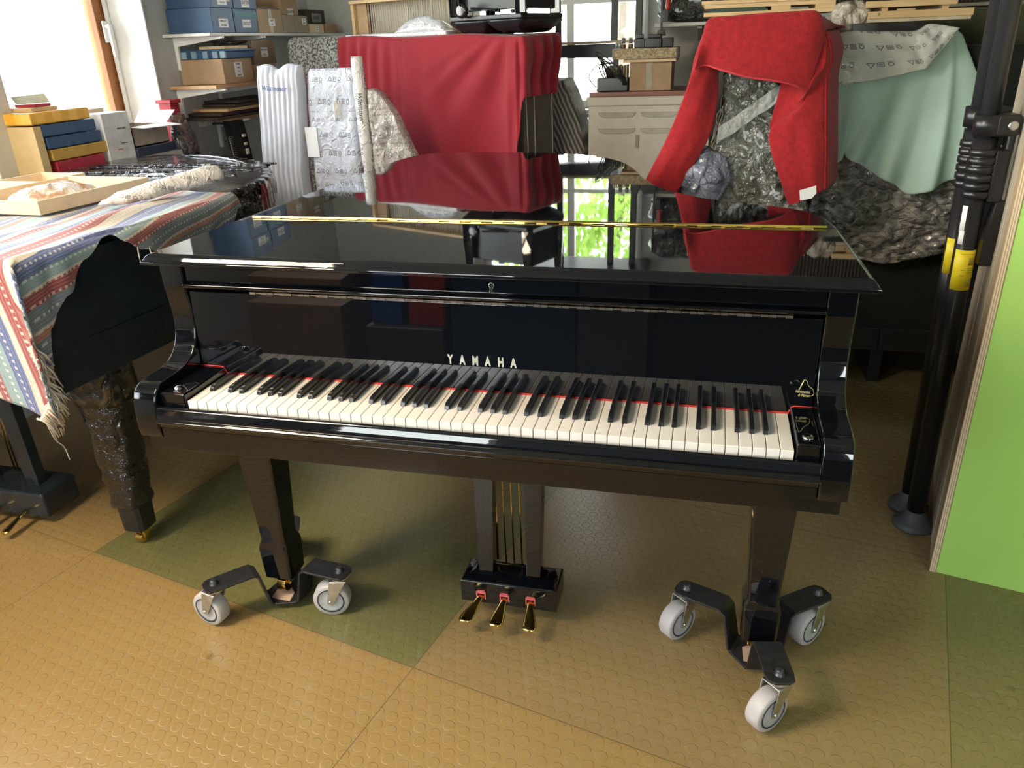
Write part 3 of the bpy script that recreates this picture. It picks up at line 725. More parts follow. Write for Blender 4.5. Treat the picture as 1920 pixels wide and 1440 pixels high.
def cloth_red():
    b = MB(); L1 = (B-A).length; L2 = (Cc-B).length; ztop = 1.462
    def hem_front(s):  # z of hem along front 0..1
        return interp([(0, .62), (.80, .60), (.945, .62), (.965, .86), (.978, 1.02), (.990, 1.17), (1, 1.19)], s)[0]
    def f(u, v):
        # u: along front then right side ; v: 0 back of top, .16 front edge, 1 hem
        tot = L1+L2; s = u*tot
        if s <= L1: p = A.lerp(B, s/L1); n = nf; k = s/L1; hz = hem_front(k)
        else:
            k2 = (s-L1)/L2; p = B.lerp(Cc, k2); n2 = Vector(((Cc-B).y, -(Cc-B).x, 0)).normalized(); n = n2; hz = lerp(1.19, 1.185, k2); k = 1
        cr = max(0, 1-abs(s-L1)/.05)
        if cr > 0: 
            n2 = Vector(((Cc-B).y, -(Cc-B).x, 0)).normalized(); n = (nf*(1-(s-L1)/.1)+n2*(1+(s-L1)/.1)).normalized() if s < L1+.05 else n
        zt = ztop + .03*(1-min(s/L1, 1)) + .006*sin(s*9)
        if v < .14:
            q = v/.14
            mid = (A+B+Cc+D_)/4
            inner = p.lerp(Vector((mid.x, mid.y, 0)) if s > L1 else p-nf*.30, .999) if False else p - n*.22*(1-q)
            return Vector((inner.x, inner.y, zt-.002+.006*nz(s*8, q*3)*(1-q)))
        q = (v-.14)/.86; z = lerp(zt, hz, q)
        r = .012*(1-math.exp(-q*20))
        # gathers near the top left, converging folds toward the right corner
        fold = .016*math.exp(-((s-.16)/.22)**2)*sin(s*75+q*6)*min(1, q*10)*math.exp(-q*2.2)
        fold += .010*sin(s*30+3*nz(s*3, q*2))*min(1, q*6)*math.exp(-q*1.5)*(1 if s < .45 else .25)
        ap = L1-.05; dx = s-ap; 
        ang = dx/(q*.75+.06)
        fold += .030*max(0, 1-abs(dx)/.60)*sin(ang*6.5+.6)*min(1, q*4)*(1 if dx < 0.02 else 0)*math.exp(-max(0,abs(ang)-1.8))
        fold += .012*sin((s-L1)*60+q*2)*min(1, q*5)*(1 if s > L1-.08 else 0)
        fold += .022*nz(s*2.2, q*2.0, 5)*min(1, q*3)
        return Vector((p.x, p.y, 0))+n*(r+.012+fold)+Vector((0, 0, z))
    b.grid(f, 220, 80)
    return b
cr_ = cloth_red().build('red_cloth', RED, solid=.003)
tag(cr_, 'thin smooth red cloth hanging in folds over the tall cabinet beside the window', 'cloth')
# grey flecked moving blanket block to the left, behind the wrapped parcels
k = NT('flecked_blanket'); v = k.coord(); n1 = k.noise(v, 90, 2); k.l(k.ramp(n1, [(.40, (.10, .10, .10)), (.52, (.40, .41, .41)), (.62, (.62, .63, .63))]), k.b.inputs['Base Color']); k.setv('Roughness', .95); k.bump(n1, .4, .003); FLECK = k.m
b = MB(); q0 = Vector((-2.02, 3.16, 0)); q1 = Vector((-1.63, 3.07, 0)); dd = Vector((.15, .5, 0))
b.prism([(q0.x, q0.y), (q1.x, q1.y), (q1.x, q1.y+.3), (q0.x, q0.y+.3)], 2, .02, 1.50)
o = b.build('flecked_blanket_bundle', FLECK, bev=.05, seg=5); tag(o, 'tall block padded in grey flecked moving blanket, left of the red cloth', 'padded furniture')
# curved streaked bolster to the right of it
k = NT('streaked_fabric'); v = k.coord(scale=(1, 1, 1), rot=(0, radians(24), 0)); sx = k.n('ShaderNodeSeparateXYZ'); k.l(v, sx.inputs[0])
w1_ = k.n('ShaderNodeTexWave'); k.l(v, w1_.inputs[0]); w1_.inputs['Scale'].default_value = 14; w1_.inputs['Distortion'].default_value = 3; w1_.inputs['Detail'].default_value = 3
k.l(k.ramp(w1_.outputs[0], [(.2, (.07, .062, .055)), (.6, (.14, .13, .115)), (.95, (.32, .30, .27))]), k.b.inputs['Base Color']); k.setv('Roughness', .9)
outl = [(1056, 150), (1068, 172), (1078, 200), (1088, 236), (1094, 268), (1098, 300)]
b = MB(); Y0 = 3.02
pr = [U(x, y, 1, Y0) for x, y in outl]; pl2 = [Vector((p.x-.30, 0, p.z)) for p in pr]
poly = [(p.x, p.z) for p in pr]+[(pr[-1].x+.01, .03), (pr[-1].x-.35, .03), (pl2[0].x, pr[0].z)]
b.prism(poly, 1, Y0, Y0+.30); o = b.build('streaked_bolster', k.m, bev=.015, seg=3); tag(o, 'curved panel in grey and cream streaked fabric standing between the red cloth and cream cabinet', 'padded panel')

# upside-down piano bench on top of the cabinet
bx0 = (A.lerp(B, .735)); 
def along(t, off=0, z=0): 
    p = A.lerp(B, t)-nf*off; return Vector((p.x, p.y, z))
def obox(t0, t1, o0, o1, z0, z1):
    b = MB(); q = [along(t0, o0), along(t1, o0), along(t1, o1), along(t0, o1)]
    return b.prism([(p.x, p.y) for p in q], 2, z0, z1)
ux = (B-A).normalized(); L1 = (B-A).length
BN = thing('piano_bench', 'black padded piano bench lying upside down on the red cloth', 'bench', along(.83, .10, 1.478))
LEATH = M('black_leather', (.014, .015, .018), .3, vary=.1, bump=.3, bs=200)
def pad(t0, t1, o0, o1, z0, z1, rr=.03):
    rings = []
    q = [along(t0, o0), along(t1, o0), along(t1, o1), along(t0, o1)]; q = [Vector((p.x, p.y)) for p in q]
    fine = []
    for i in range(4):
        a_, b_ = q[i], q[(i+1) % 4]; fine += [a_.lerp(b_, k_/6) for k_ in range(6)]
    for d, zz in ((.10, 0), (.06, .10), (.035, .28), (.015, .55), (.004, .75), (0, .86), (.0, .95), (.006, 1.0)):
        rings.append([Vector((p.x, p.y, z0+(z1-z0)*zz)) for p in inset(fine, d)])
    return MB().rings(rings)
pad(.665, .842, -.02, .33, 1.466, 1.532).build('seat_cushion', LEATH, BN)
pad(.846, 1.01, -.02, .33, 1.470, 1.532).build('seat_cushion', LEATH, BN)
obox(.666, 1.012, -.022, .332, 1.531, 1.552).build('seat_rim', LEATH, BN, bev=.004)
b = obox(.668, 1.005, .03, .30, 1.574, 1.75)
b.build('frame_box', M('black_satin_wood', (.010, .011, .014), .3, vary=.05), BN, bev=.004)
for t, off in ((.675, .01), (.995, .01), (.675, .30), (.995, .30)):
    b = MB(); p = along(t, off); b.rings([[Vector((p.x+sx_*w, p.y+sy_*w, z)) for sx_, sy_ in ((-1,-1),(1,-1),(1,1),(-1,1))] for w, z in ((.026, 1.552), (.026, 1.66), (.022, 1.70), (.016, 1.85))], smooth=False)
    b.build('leg', BLACK, BN, bev=.003)
b = MB(); p = along(.745, -.028, 1.575); b.lathe([(.010, 0), (.012, .012), (.030, .016), (.033, .024), (.033, .038), (.028, .044), (.020, .046)], p+nf*-.01, nf, 28); b.build('height_knob', M('glossy_black_knob', (.02, .02, .022), .06, coat=.5, vary=0), BN)
b = MB(); 
for t0, t1 in ((.69, .72), (.955, .97)): 
    p = along(t0, .0, 1.562); q = along(t1, .0, 1.562); b.tube([p, q], .008, 8)
b.tube([along(.855, .0, 1.565), along(.88, .01, 1.575), along(.90, 0, 1.562)], .004, 6); b.tube([along(.76, 0, 1.585), along(.90, .0, 1.568)], .006, 6)
b.build('lifting_rod', M('black_steel_rod', (.02, .02, .02), .3, .5), BN)

# wooden action frame with rows of thin shanks, standing behind on the cabinet
AF = thing('action_frame', 'pine frame with a row of thin upright shanks, on the red cloth behind the bench', 'piano action', along(.33, .05, 1.49))
def fr(t0, t1, o0, o1, z0, z1, name, mat=PINE, bev=.002): return obox(t0, t1, o0, o1, z0, z1).build(name, mat, AF, bev=bev)
fr(.0, .018, .10, .20, 1.49, 1.652, 'end_post'); fr(.60, .618, .10, .20, 1.49, 1.652, 'end_post'); fr(.0, .70, .09, .21, 1.652, 1.668, 'top_rail'); fr(.0, .66, .10, .20, 1.482, 1.494, 'bottom_rail')
fr(.018, .085, .12, .14, 1.49, 1.652, 'side_panel', CARD)
sh_ = MB(); ns = 86
for i in range(ns):
    t = .085+.60*i/ns; p = along(t, .135+.02*(i % 2)); jx = .002*nz(i*3.1)
    sh_.cyl((p.x+jx, p.y, 1.494), (p.x+jx*2, p.y, 1.652), .0021, n=5)
o = sh_.build('thin_shank', M('pale_maple', (.62, .55, .44), .6), AF); o['kind'] = 'stuff'
obox(.016, .30, .165, .17, 1.50, 1.65).build('back_strip', M('pale_felt', (.45, .45, .42), .9), AF)
# wrapped small parcel lying in front of the action
BUB = film('white_foam_wrap', (.70, .71, .74), 1, .35, 30, .9, .012)
b = MB(); base = [along(t, o_) for t, o_ in ((.035, -.005), (.63, -.005), (.63, .07), (.035, .07))]
b.prism([(p.x, p.y) for p in base], 2, 1.474, 1.497)
o = b.build('foam_roll', BUB, bev=.008, seg=3); tag(o, 'long flat strip of white packing foam on the top front edge of the red cloth', 'packing foam')
b = MB()
def blob(u, v):
    t = lerp(.335, .66, u); h = .075*max(0, sin(pi*min(1, u*1.15)))**.6*(1 if u < .85 else .6); a = v*pi
    p = along(t, .045-.045*cos(a)); return Vector((p.x, p.y, 1.495+h*sin(a)*(1+.15*nz(u*9, v*5))))
b.grid(blob, 30, 12)
o = b.build('wrapped_parcel', printed_film('printed_film_small', (.62, .63, .66), 1, .55), uvscale=(.36, .14), solid=.002); tag(o, 'small parcel in printed packing film lying in front of the pine action frame', 'parcel')

# ================================================================ WRAPPED PARCELS leaning before the cabinet
def cornered(name, pts, y0, th, mat, label, cat, uvs=(1, 1), amp=.01, flute=0, group=None, top_wave=0):
    """thick wrapped slab whose front outline is given by left and right edge rows"""
    b = MB()
    def f(u, v, side):
        xl, xr, z = interp([(t, a, c_, zz) for t, a, c_, zz in pts], v)
        x = lerp(xl, xr, u); edge = min(u, 1-u); bul = min(1, edge*12)**.5*min(1, (1-v)*14+.05)**.5
        w = amp*nz(x*9, z*9, side*3)+amp*.5*nz(x*30, z*24)
        if flute and side < 0: w += .006*abs(sin(u*pi*flute))
        yy = y0-th*.5*bul-w*bul if side < 0 else y0+th*.5*bul
        zz = z+top_wave*nz(x*14, 3)*max(0, (v-.93)/.07)
        return Vector((x, yy, zz))
    b.grid(lambda u, v: f(u, v, -1), 48, 70); b.grid(lambda u, v: f(1-u, v, 1), 24, 30)
    o = b.build(name, mat, uvscale=uvs); tag(o, label, cat, group); return o
zb = .05
def X(px, y, py, Y): return U(px, py, 1, Y).x
FOAM = M('translucent_white_foam', (.54, .56, .64), .45, vary=.05, vs=8, bump=.2, bs=40)
o = cornered('foam_parcel', [(0, -1.86, -1.60, zb), (.55, -1.845, -1.59, .85), (.9, -1.80, -1.545, 1.25), (.965, -1.795, -1.545, 1.335), (1, -1.80, -1.55, 1.365)], 2.46, .10, FOAM,
        'tall upright parcel in fluted translucent white foam, leftmost beside the wrapped parcels', 'parcel', amp=.004, flute=9, top_wave=.03)
b = MB(); p0 = Vector((-1.745, 2.395, 1.262))
def scr(name, pts, mat, parent=None, r=.0012): return MB().tube(pts, r, 5).build(name, mat, parent)
text_mesh('handwriting', 'Wittmoser', .034, M('blue_pen', (.10, .14, .35), .6), o, (-1.688, 2.392, 1.262), (1, 0, -.05), (0, 0, 1), .0003, .0002, .9, shear=.45)
PF = printed_film('printed_film_white', (.66, .70, .82), 1, 1.0, 1.0, .22)
PFT = printed_film('printed_film_tan', (.66, .60, .52), 1, .9, .9, .25)
o = cornered('film_parcel', [(0, -1.575, -1.30, zb), (.5, -1.565, -1.295, .75), (.85, -1.55, -1.28, 1.15), (.97, -1.53, -1.27, 1.32), (1, -1.52, -1.275, 1.345)], 2.47, .07, PF,
        'flat upright parcel in recycling-mark printed film, between the fluted foam and the tall roll', 'parcel', uvs=(.28, 1.30), amp=.012)
b = MB(); 
for i in range(6): b.tube([(-1.385+i*.006, 2.428, 1.20-.01*(i % 2)), (-1.388+i*.007, 2.424, 1.10+.012*(i % 3))], .002, 5)
b.build('wooden_dowel', M('pale_maple', (.62, .55, .44), .6), o)
b = MB(); b.box((-1.565, 2.425, .93), (-1.50, 2.4285, 1.075)); b.build('white_label_patch', M('bright_white_label', (.85, .86, .9), .5, vary=0), o)
# roll
b = MB(); cx, cy = -1.232, 2.42
rr = []
for i in range(40):
    t = i/39; z = lerp(.04, 1.395, t); r = .030+.003*nz(z*6, 2)+(.004 if .62 < t < .9 else 0)
    if t > .985: r *= .9
    rr.append([Vector((cx+.012*(1-t)-.006*t+r*cos(a)*1.02, cy+r*sin(a)*(1+.1*nz(a, z*8)), z)) for a in [2*pi*j/20 for j in range(20)]])
b.rings(rr); b.uv = None
o = b.build('film_roll', printed_film('printed_film_roll', (.70, .68, .66), 1, .8, .8, .25, rot=radians(90))); tag(o, 'tall narrow upright roll wrapped in printed film, in front of the red cloth', 'parcel')
text_mesh('handwriting', 'Wittmoser', .034, INK, o, (-1.229, 2.386, 1.17), (0, 0, -1), (1, 0, 0), .0003, .0002, .9, shear=.45)
# dome-shaped parcel
rim_px = [(703, 165), (716, 172), (732, 190), (748, 212), (762, 240), (774, 268), (786, 292)]
edge = [U(x, y, 1, 2.44) for x, y in rim_px]+[Vector((-.915, 2.44, .80)), Vector((-.885, 2.44, .55)), Vector((-.88, 2.44, .10))]
eg = catmull(edge, 3, False); zt = eg[0].z
b = MB()
def dome(u, v, s=-1):
    i = v*(len(eg)-1); a = eg[int(i)]; c_ = eg[min(int(i)+1, len(eg)-1)]; p = a.lerp(c_, i-int(i))
    x = lerp(-1.192, p.x, u); ed = min(1, (1-u)*9)**.5*min(1, v*12+.02)**.5
    return Vector((x, 2.44+s*(.045*ed)+(.010*nz(x*22, p.z*10)+.006*nz(x*60, p.z*40))*ed*(s < 0), p.z))
b.grid(lambda u, v: dome(u, v), 40, 60); b.grid(lambda u, v: dome(1-u, v, 1), 14, 20)
k = NT('printed_crinkled_film'); uv = k.coord('UV'); ink = k.math('MULTIPLY', icons(k, uv, .9), .7); v = k.coord(); n1 = k.noise(v, 22, 3, 1.5); 
k.l(k.mix(ink, k.ramp(k.noise(v, 5, 2), [(.4, (.62, .57, .50)), (.65, (.30, .27, .26))]), (.12, .11, .11)), k.b.inputs['Base Color']); k.bump(k.math('ABSOLUTE', k.math('SUBTRACT', n1, .5)), 1.0, .03); k.setv('Roughness', .14); k.setv('Coat Weight', .6)
o = b.build('dome_parcel', k.m, uvscale=(.32, 1.2)); tag(o, 'quarter-round parcel in glossy crinkled film, right of the tall printed roll', 'parcel')

# ================================================================ CREAM CABINET WITH AMPLIFIER
CB = thing('cream_cabinet', 'cream white cabinet with sunken grip panels under the amplifier by the window', 'cabinet', (.10, 3.1, 0))
b = MB(); b.box((-.205, 2.96, .04), (.44, 3.40, 1.135)); b.box((-.215, 2.95, 1.11), (.45, 3.40, 1.155)); b.box((-.20, 2.955, .02), (.43, 3.38, .06)); b.build('body', CABW, CB, bev=.006)
b = MB().box((-.20, 2.955, 1.155), (.44, 3.40, 1.178)); b.build('top_board', wood('mahogany_board', (.20, .075, .05), (.26, .11, .08), .4), CB, bev=.003)
GR = M('cream_groove', (.40, .37, .31), .6)
for x0, x1 in ((-.155, .045), (.065, .265)):
    for z in (1.065, .985):
        b = MB(); b.prism([(x0, z+.014), (x1, z+.014), (x1-.012, z-.006), (x1-.04, z-.013), (x0+.04, z-.013), (x0+.012, z-.006)], 1, 2.9555, 2.961); b.build('grip_recess', GR, CB, bev=.002)
b = MB().box((.045, 2.954, .90), (.062, 2.9595, .965)); b.build('brown_tape', M('brown_tape', (.34, .28, .2), .3), CB)
o = MB().box((.003, 2.985, 1.18), (.213, 3.28, 1.315)); CBX = o.build('cardboard_box', CARD, bev=.002); tag(CBX, 'brown cardboard box with clear tape, on the cream cabinet under the amplifier', 'box')
MB().box((.085, 2.9835, 1.19), (.118, 2.986, 1.315)).build('clear_tape', M('aged_tape', (.36, .31, .22), .2), CBX)
b = MB(); b.box((-.03, 2.965, 1.3155), (.235, 3.29, 1.330)); o = b.build('box_lid', CARDL, bev=.003); tag(o, 'flat cardboard lid lying between the cardboard box and the amplifier', 'box lid')
AM = thing('tube_amplifier', 'tube amplifier with glass valves and mottled brass front, on the cardboard box', 'amplifier', (.10, 3.1, 1.331))
k = NT('mottled_brass'); v = k.coord(scale=(1, 1, 1)); n1 = k.noise(v, 70, 4, 1.2); k.l(k.ramp(n1, [(.4, (.20, .15, .08)), (.6, (.42, .34, .20))]), k.b.inputs['Base Color']); k.setv('Roughness', .5); k.setv('Metallic', .3)
MB().box((-.075, 2.955, 1.331), (.235, 2.985, 1.381)).build('front_panel', k.m, AM, bev=.002)
b = MB(); b.box((-.085, 2.96, 1.331), (-.075, 3.20, 1.381)); b.box((.235, 2.96, 1.331), (.242, 3.20, 1.381)); b.box((-.075, 2.985, 1.331), (.235, 3.20, 1.380)); b.build('chassis', M('grey_chassis', (.10, .10, .10), .35, .6), AM, bev=.001)
b = MB(); b.box((.018, 3.03, 1.381), (.070, 3.12, 1.425)); b.box((.075, 3.02, 1.381), (.155, 3.13, 1.425)); b.box((.025, 3.04, 1.425), (.060, 3.11, 1.446)); b.box((.155, 3.04, 1.381), (.21, 3.13, 1.425)); b.box((.085, 3.03, 1.425), (.15, 3.12, 1.443)); b.build('transformer', PLAST, AM, bev=.003)
for x in (-.0335, .003):
    b = MB(); b.lathe([(.011, 0), (.0125, .002), (.0125, .018), (.011, .020)], (x, 3.0, 1.381), n=16); s_ = b.build('valve_socket', M('brown_bakelite', (.16, .08, .04), .3), AM)
    b = MB(); b.lathe([(.0115, .018), (.0145, .030), (.0148, .052), (.0115, .062), (.0095, .070), (.004, .075), (.0005, .076)], (x, 3.0, 1.381), n=20); b.build('glass_valve', GLASSC, AM)
    b = MB(); b.lathe([(.008, .024), (.0095, .030), (.0095, .046), (.006, .050)], (x, 3.0, 1.381), n=12); b.build('valve_plate', M('dark_nickel', (.06, .06, .06), .4, .6), s_)
for x in (-.068, -.052):
    b = MB(); b.lathe([(.0065, 0), (.0065, .024), (.004, .028), (.0005, .031)], (x, 2.99, 1.381), n=14); b.build('small_glass_valve', GLASSC, AM)
    b = MB(); b.lathe([(.0035, .003), (.0035, .022)], (x, 2.99, 1.381), n=8); b.build('valve_plate', CHROME, AM)
b = MB(); b.cyl((-.085+.012, 3.03, 1.381), (-.073, 3.03, 1.398), .006); b.build('dark_knob', PLAST, AM)
o = MB().box((-.165, 2.98, 1.18), (-.005, 3.20, 1.245)).build('power_supply', PLAST, bev=.004); tag(o, 'small black power supply box on the cabinet left of the cardboard box', 'electronics')
b = MB()
for i in range(7):
    a = i*.9; b.tube(catmull([(-.13+.01*i, 2.985, 1.245), (-.15+.02*sin(a), 2.965, 1.31+.01*i), (-.08+.03*cos(a), 2.96, 1.30), (-.03+.004*i, 2.975, 1.21)], 5, False), .0035, 6)
b.tube(catmull([(-.165, 2.97, 1.20), (-.20, 2.95, 1.25), (-.17, 2.95, 1.30), (-.12, 2.95, 1.32)], 6, False), .003, 6)
o = b.build('black_cable', PLAST); tag(o, 'tangle of thin black cables draped over the small power supply', 'cable')
b = MB()
for i in range(9): b.box((-.118+i*.0125, 2.99, 1.2455), (-.1125+i*.0125, 3.10, 1.300+.002*(i % 3)))
o = b.build('paper_stack', M('cream_paper', (.62, .58, .42), .8)); tag(o, 'stack of cream paper sleeves standing on the small power supply', 'papers')
o = MB().box((-.42, 3.34, .0), (-.225, 3.53, .98)).build('low_cabinet', CREAM, bev=.003); tag(o, 'low pale cabinet under the window sill beside the cream cabinet', 'cabinet')
o = MB().box((-.42, 3.33, .982), (-.20, 3.535, .998)).build('wooden_board', PINE, bev=.002); tag(o, 'pine board lying on the low cabinet under the window', 'board')
o = MB().box((-.34, 3.30, .999), (-.24, 3.50, 1.008), rz=.3).build('blue_folder', M('light_blue_folder', (.35, .45, .62), .5)); tag(o, 'light blue folder on the pine board under the window', 'folder')

# ================================================================ KEYBOARD STAND IN FRONT OF THE WINDOW
KS = thing('keyboard_stand', 'dark table stand with upright posts and wooden top rail before the window', 'stand', (-.25, 3.45, 0))
DK = M('dark_green_grey_steel', (.030, .036, .036), .4, .3)
b = MB()
for x in (-.45, -.135, .0):
    b.box((x-.018, 3.43, 1.415), (x+.018, 3.47, 1.95))
b.box((-.55, 3.43, .0), (-.51, 3.47, 1.34)); b.box((-.14, 3.44, .0), (-.11, 3.47, 1.34)); b.build('upright_post', DK, KS, bev=.003)
b = MB(); b.prism([(-.60, 1.405), (-.62, 1.365), (-.58, 1.342), (-.14, 1.330), (-.10, 1.355), (-.09, 1.405)], 1, 3.40, 3.50); b.build('apron', DK, KS, bev=.004)
MB().box((-.62, 3.38, 1.406), (.03, 3.52, 1.420)).build('top_rail', wood('beech_rail', (.42, .30, .16), (.52, .38, .22), .5), KS, bev=.002)
KB = thing('digital_keyboard', 'black digital keyboard resting on the posts high above the window stand', 'keyboard', (-.25, 3.45, 1.951))
MB().box((-.66, 3.30, 1.951), (.10, 3.60, 2.03)).build('case', PLAST, KB, bev=.01)
b = MB(); b.box((-.60, 3.305, 2.031), (.04, 3.42, 2.040)); b.build('key_row', IVORY, KB, bev=.001)
text_mesh('brand_lettering', 'YAMAHA', .035, PEWTER, KB, (-.30, 3.2985, 1.99), (1, 0, 0), (0, 0, 1), .0006, .0006, .9)

# ================================================================ RIGHT BACK SHELF
b = MB(); b.box((.10, 3.22, 1.476), (1.1, 3.60, 1.494)); SH = thing('back_shelf', 'white wall shelf with brackets to the right of the window', 'shelf', (.6, 3.4, 1.476)); b.build('board', SHELFW, SH, bev=.002)
for x in (.32, .95):
    b = MB(); b.prism([(3.24, 1.475), (3.598, 1.475), (3.598, 1.27), (3.56, 1.27), (3.55, 1.40), (3.42, 1.455), (3.24, 1.462)], 0, x, x+.025); b.build('bracket', M('grey_bracket', (.30, .29, .26), .5), SH, bev=.002)
HB = film('dark_bubble_bag', (.03, .032, .03), 1, .15, 18, 1.0, .03, vary=(.08, .08, .075))
def sack(name, c, sx_, sy_, sz_, mat, label, cat, group=None, seed=0, amp=.12, n=28, flat=True):
    b = MB(); c = Vector(c)
    def f(u, v):
        a = u*2*pi; e = (v-.5)*pi; ce = abs(cos(e))**.5*(1 if cos(e) > 0 else 0); se = (1 if sin(e) > 0 else -1)*abs(sin(e))**.55
        def pw(q): return (1 if q > 0 else -1)*abs(q)**.6
        r = 1+amp*nz(pw(cos(a))*2+seed, pw(sin(a))*2, se*2)+amp*.4*nz(cos(a)*6+seed, sin(a)*6, se*5)
        return Vector((c.x+sx_*pw(cos(a))*ce*r, c.y+sy_*pw(sin(a))*ce*r, c.z+sz_*(se*r if not flat or se > 0 else max(se, -.98))))
    b.grid(f, n*2, n)
    bb = MB(); bb.v = b.v; bb.f = b.f; bb.sm = b.sm; bb.uv = b.uv
    o = bb.build(name, mat); tag(o, label, cat, group); return o
sack('bubble_wrapped_bundle', (.33, 3.36, 1.585), .22, .12, .09, HB, 'dark bundle in clear bubble film on the back shelf, lowest of the pile', 'bundle', seed=1)
sack('bubble_wrapped_bundle', (.36, 3.36, 1.78), .24, .13, .085, HB, 'dark bundle in bubble film resting on top of the other bundle on the back shelf', 'bundle', seed=4)
CLM = thing('bar_clamp', 'black bar clamp with red handle hanging in front of the back shelf', 'clamp', (.135, 3.18, 1.42))
b = MB(); b.box((.134, 3.170, 1.45), (.146, 3.180, 1.80)); b.prism([(.118, 1.435), (.166, 1.435), (.160, 1.462), (.125, 1.462)], 1, 3.15, 3.19); b.box((.140, 3.165, 1.50), (.175, 3.185, 1.555)); b.build('bar', PLAST, CLM, bev=.002)
b = MB(); b.lathe([(.010, 0), (.013, .01), (.012, .09), (.014, .11)], (.172, 3.175, 1.553), n=12); b.build('handle', M('red_handle', (.45, .04, .02), .35), CLM)
# ================================================================ SECOND (COVERED) GRAND PIANO ON THE LEFT
P2 = thing('covered_grand_piano', 'black grand piano under striped blanket and black film, left of the open piano', 'piano', (-1.8, 1.0, 0))
o2 = [(-2.36, .19), (-1.165, .19), (-1.125, .60), (-1.11, 1.02), (-1.125, 1.22), (-1.19, 1.42), (-1.30, 1.60), (-1.44, 1.76), (-1.60, 1.88), (-1.80, 1.965), (-1.97, 1.985), (-2.10, 1.95), (-2.20, 1.86)]
o2s = o2[:3]+[tuple(p) for p in catmull(o2[2:], 3, False)[3:]]+[(-2.205, 1.4)]
cs = inset([Vector(p) for p in o2s], .02)
MB().prism([(p.x, p.y) for p in cs], 2, .62, .968).build('case', BLACK2, P2, bev=.006)
MB().prism([(p.x, p.y) for p in inset([Vector(p) for p in o2s], .012)], 2, .735, .742).build('case_moulding', BLACK2, P2)
# black film pulled over the tail, sagging at the sides
b = MB(); half = [p for p in o2s if p[1] > 1.0 or p[0] < -2.0]
tail = [Vector((-2.205, .95))] 
tl = [Vector((-1.10, .95))]+[Vector(p) for p in o2s if p[1] > .96]+[Vector((-2.205, .95))]
cen = Vector((-1.75, 1.25))
rings = []
pl_ = []
for i in range(len(tl)-1):
    for j in range(6): pl_.append(tl[i].lerp(tl[i+1], j/6))
pl_.append(tl[-1])
prof2 = [(.02, 1.002), (.5, 1.001), (.8, 1.002), (.93, 1.004), (.985, 1.004), (1.008, .992), (1.014, .96), (1.012, .90), (1.016, .80), (1.03, .72), (1.02, .68)]
for fz, z in prof2:
    r = []
    for i, p in enumerate(pl_):
        q = cen+(p-cen)*fz; w = .010*nz(i*.45, z*14)*(1 if z < .98 else .25)+.006*nz(i*1.3, z*40)*(1 if z < .98 else .3)
        bb = .012*max(0, sin(i*.9+nz(i)))*(1 if .99 < fz < 1.01 else 0)
        d = (p-cen).normalized(); q = q+d*w
        r.append(Vector((q.x, q.y, z+bb+(.05*nz(i*.3, 3) if z < .75 else 0))))
    rings.append(r)
b.rings(rings, caps=False, closed=False)
b.v = b.v
FILM2 = film('black_film_sheet', (.012, .014, .020), 1, .16, 7, .8, .03, stretch=(1, .35, 1), spec=.8)
b.build('black_film_cover', FILM2, P2, solid=.002)
b = MB()
for y0, w in ((1.30, .004), (1.42, .006), (1.55, .004), (1.60, .005)):
    b.tube([(lerp(-2.12, -1.32, t), y0+.10*t+.01*nz(t*5, y0), 1.0035+.002*nz(t*9, y0)) for t in [i/20 for i in range(21)]], w, 6)
b.tube([(lerp(-1.95, -1.47, t), lerp(1.93, 1.70, t)+.04*sin(t*pi), 1.006+.004*nz(t*14)) for t in [i/30 for i in range(31)]], [(.008+.005*nz(i*.7))*max(.15, sin(pi*i/30)) for i in range(31)], 8)
b.build('film_fold', FILM2, P2)
# bunched film at the bend next to the blanket
b = MB(); 
def bun(u, v):
    a = lerp(-.2, pi, u); r = .05+.012*nz(u*6, v*9)+.006*nz(u*20, v*22); y = lerp(.98, 1.22, v)
    return Vector((-1.115-.0+.045*cos(a-.9)+.012, y, lerp(.97, .93, v)+r*sin(a)*.9-.14*max(0, .4-u)))
def bun(u, v):
    y = lerp(1.02, 1.20, v); z = lerp(1.012, .70, u); bul = .035*sin(pi*min(1, u*1.3))*sin(pi*v)
    return Vector((-1.105+bul+.018*nz(u*9, v*7)+.012*nz(u*26, v*22), y+.01*nz(u*5), z))
b.grid(bun, 34, 26)
b.build('bunched_film', BLKFILM, P2, solid=.003)
# wrapped front leg with brass castor
lx, ly = -1.262, .445
def sqr(cx, cy, w, z, tw=0, nzk=0):
    r = []
    for i in range(20):
        a = i/20*2*pi+tw; c_, s_ = cos(a), sin(a); m = max(abs(c_), abs(s_)); rr_ = w*(1/m)**.75
        rr_ *= 1+nzk*nz(c_*2.2, s_*2.2, z*16)
        r.append(Vector((cx+c_*rr_, cy+s_*rr_, z)))
    return r
b = MB(); b.rings([sqr(lx+.012, ly, .062, .618), sqr(lx+.008, ly, .058, .55), sqr(lx, ly, .044, .16), sqr(lx, ly, .040, .060)], smooth=False)
LG = b.build('leg', M('matt_black_leg', (.012, .014, .012), .45), P2)
zz = [.60-.011*i for i in range(42)]
b = MB(); b.rings([sqr(lx+.010*(z-.15)/.45, ly, (.048+.022*(z-.14)/.46+(.006*nz(i*.37)))*(1+.02*nz(i*.8)), z, 0, .16) for i, z in enumerate(zz)], smooth=True)
b.build('film_wrapping', BLKFILM, LG)
k = NT('tape_brown_black'); v = k.coord(); n1 = k.noise(v, 18, 3, 1.5); k.l(k.ramp(n1, [(.45, (.01, .01, .01)), (.62, (.10, .075, .04))]), k.b.inputs['Base Color']); k.setv('Roughness', .25); k.bump(n1, 1, .02)
b = MB()
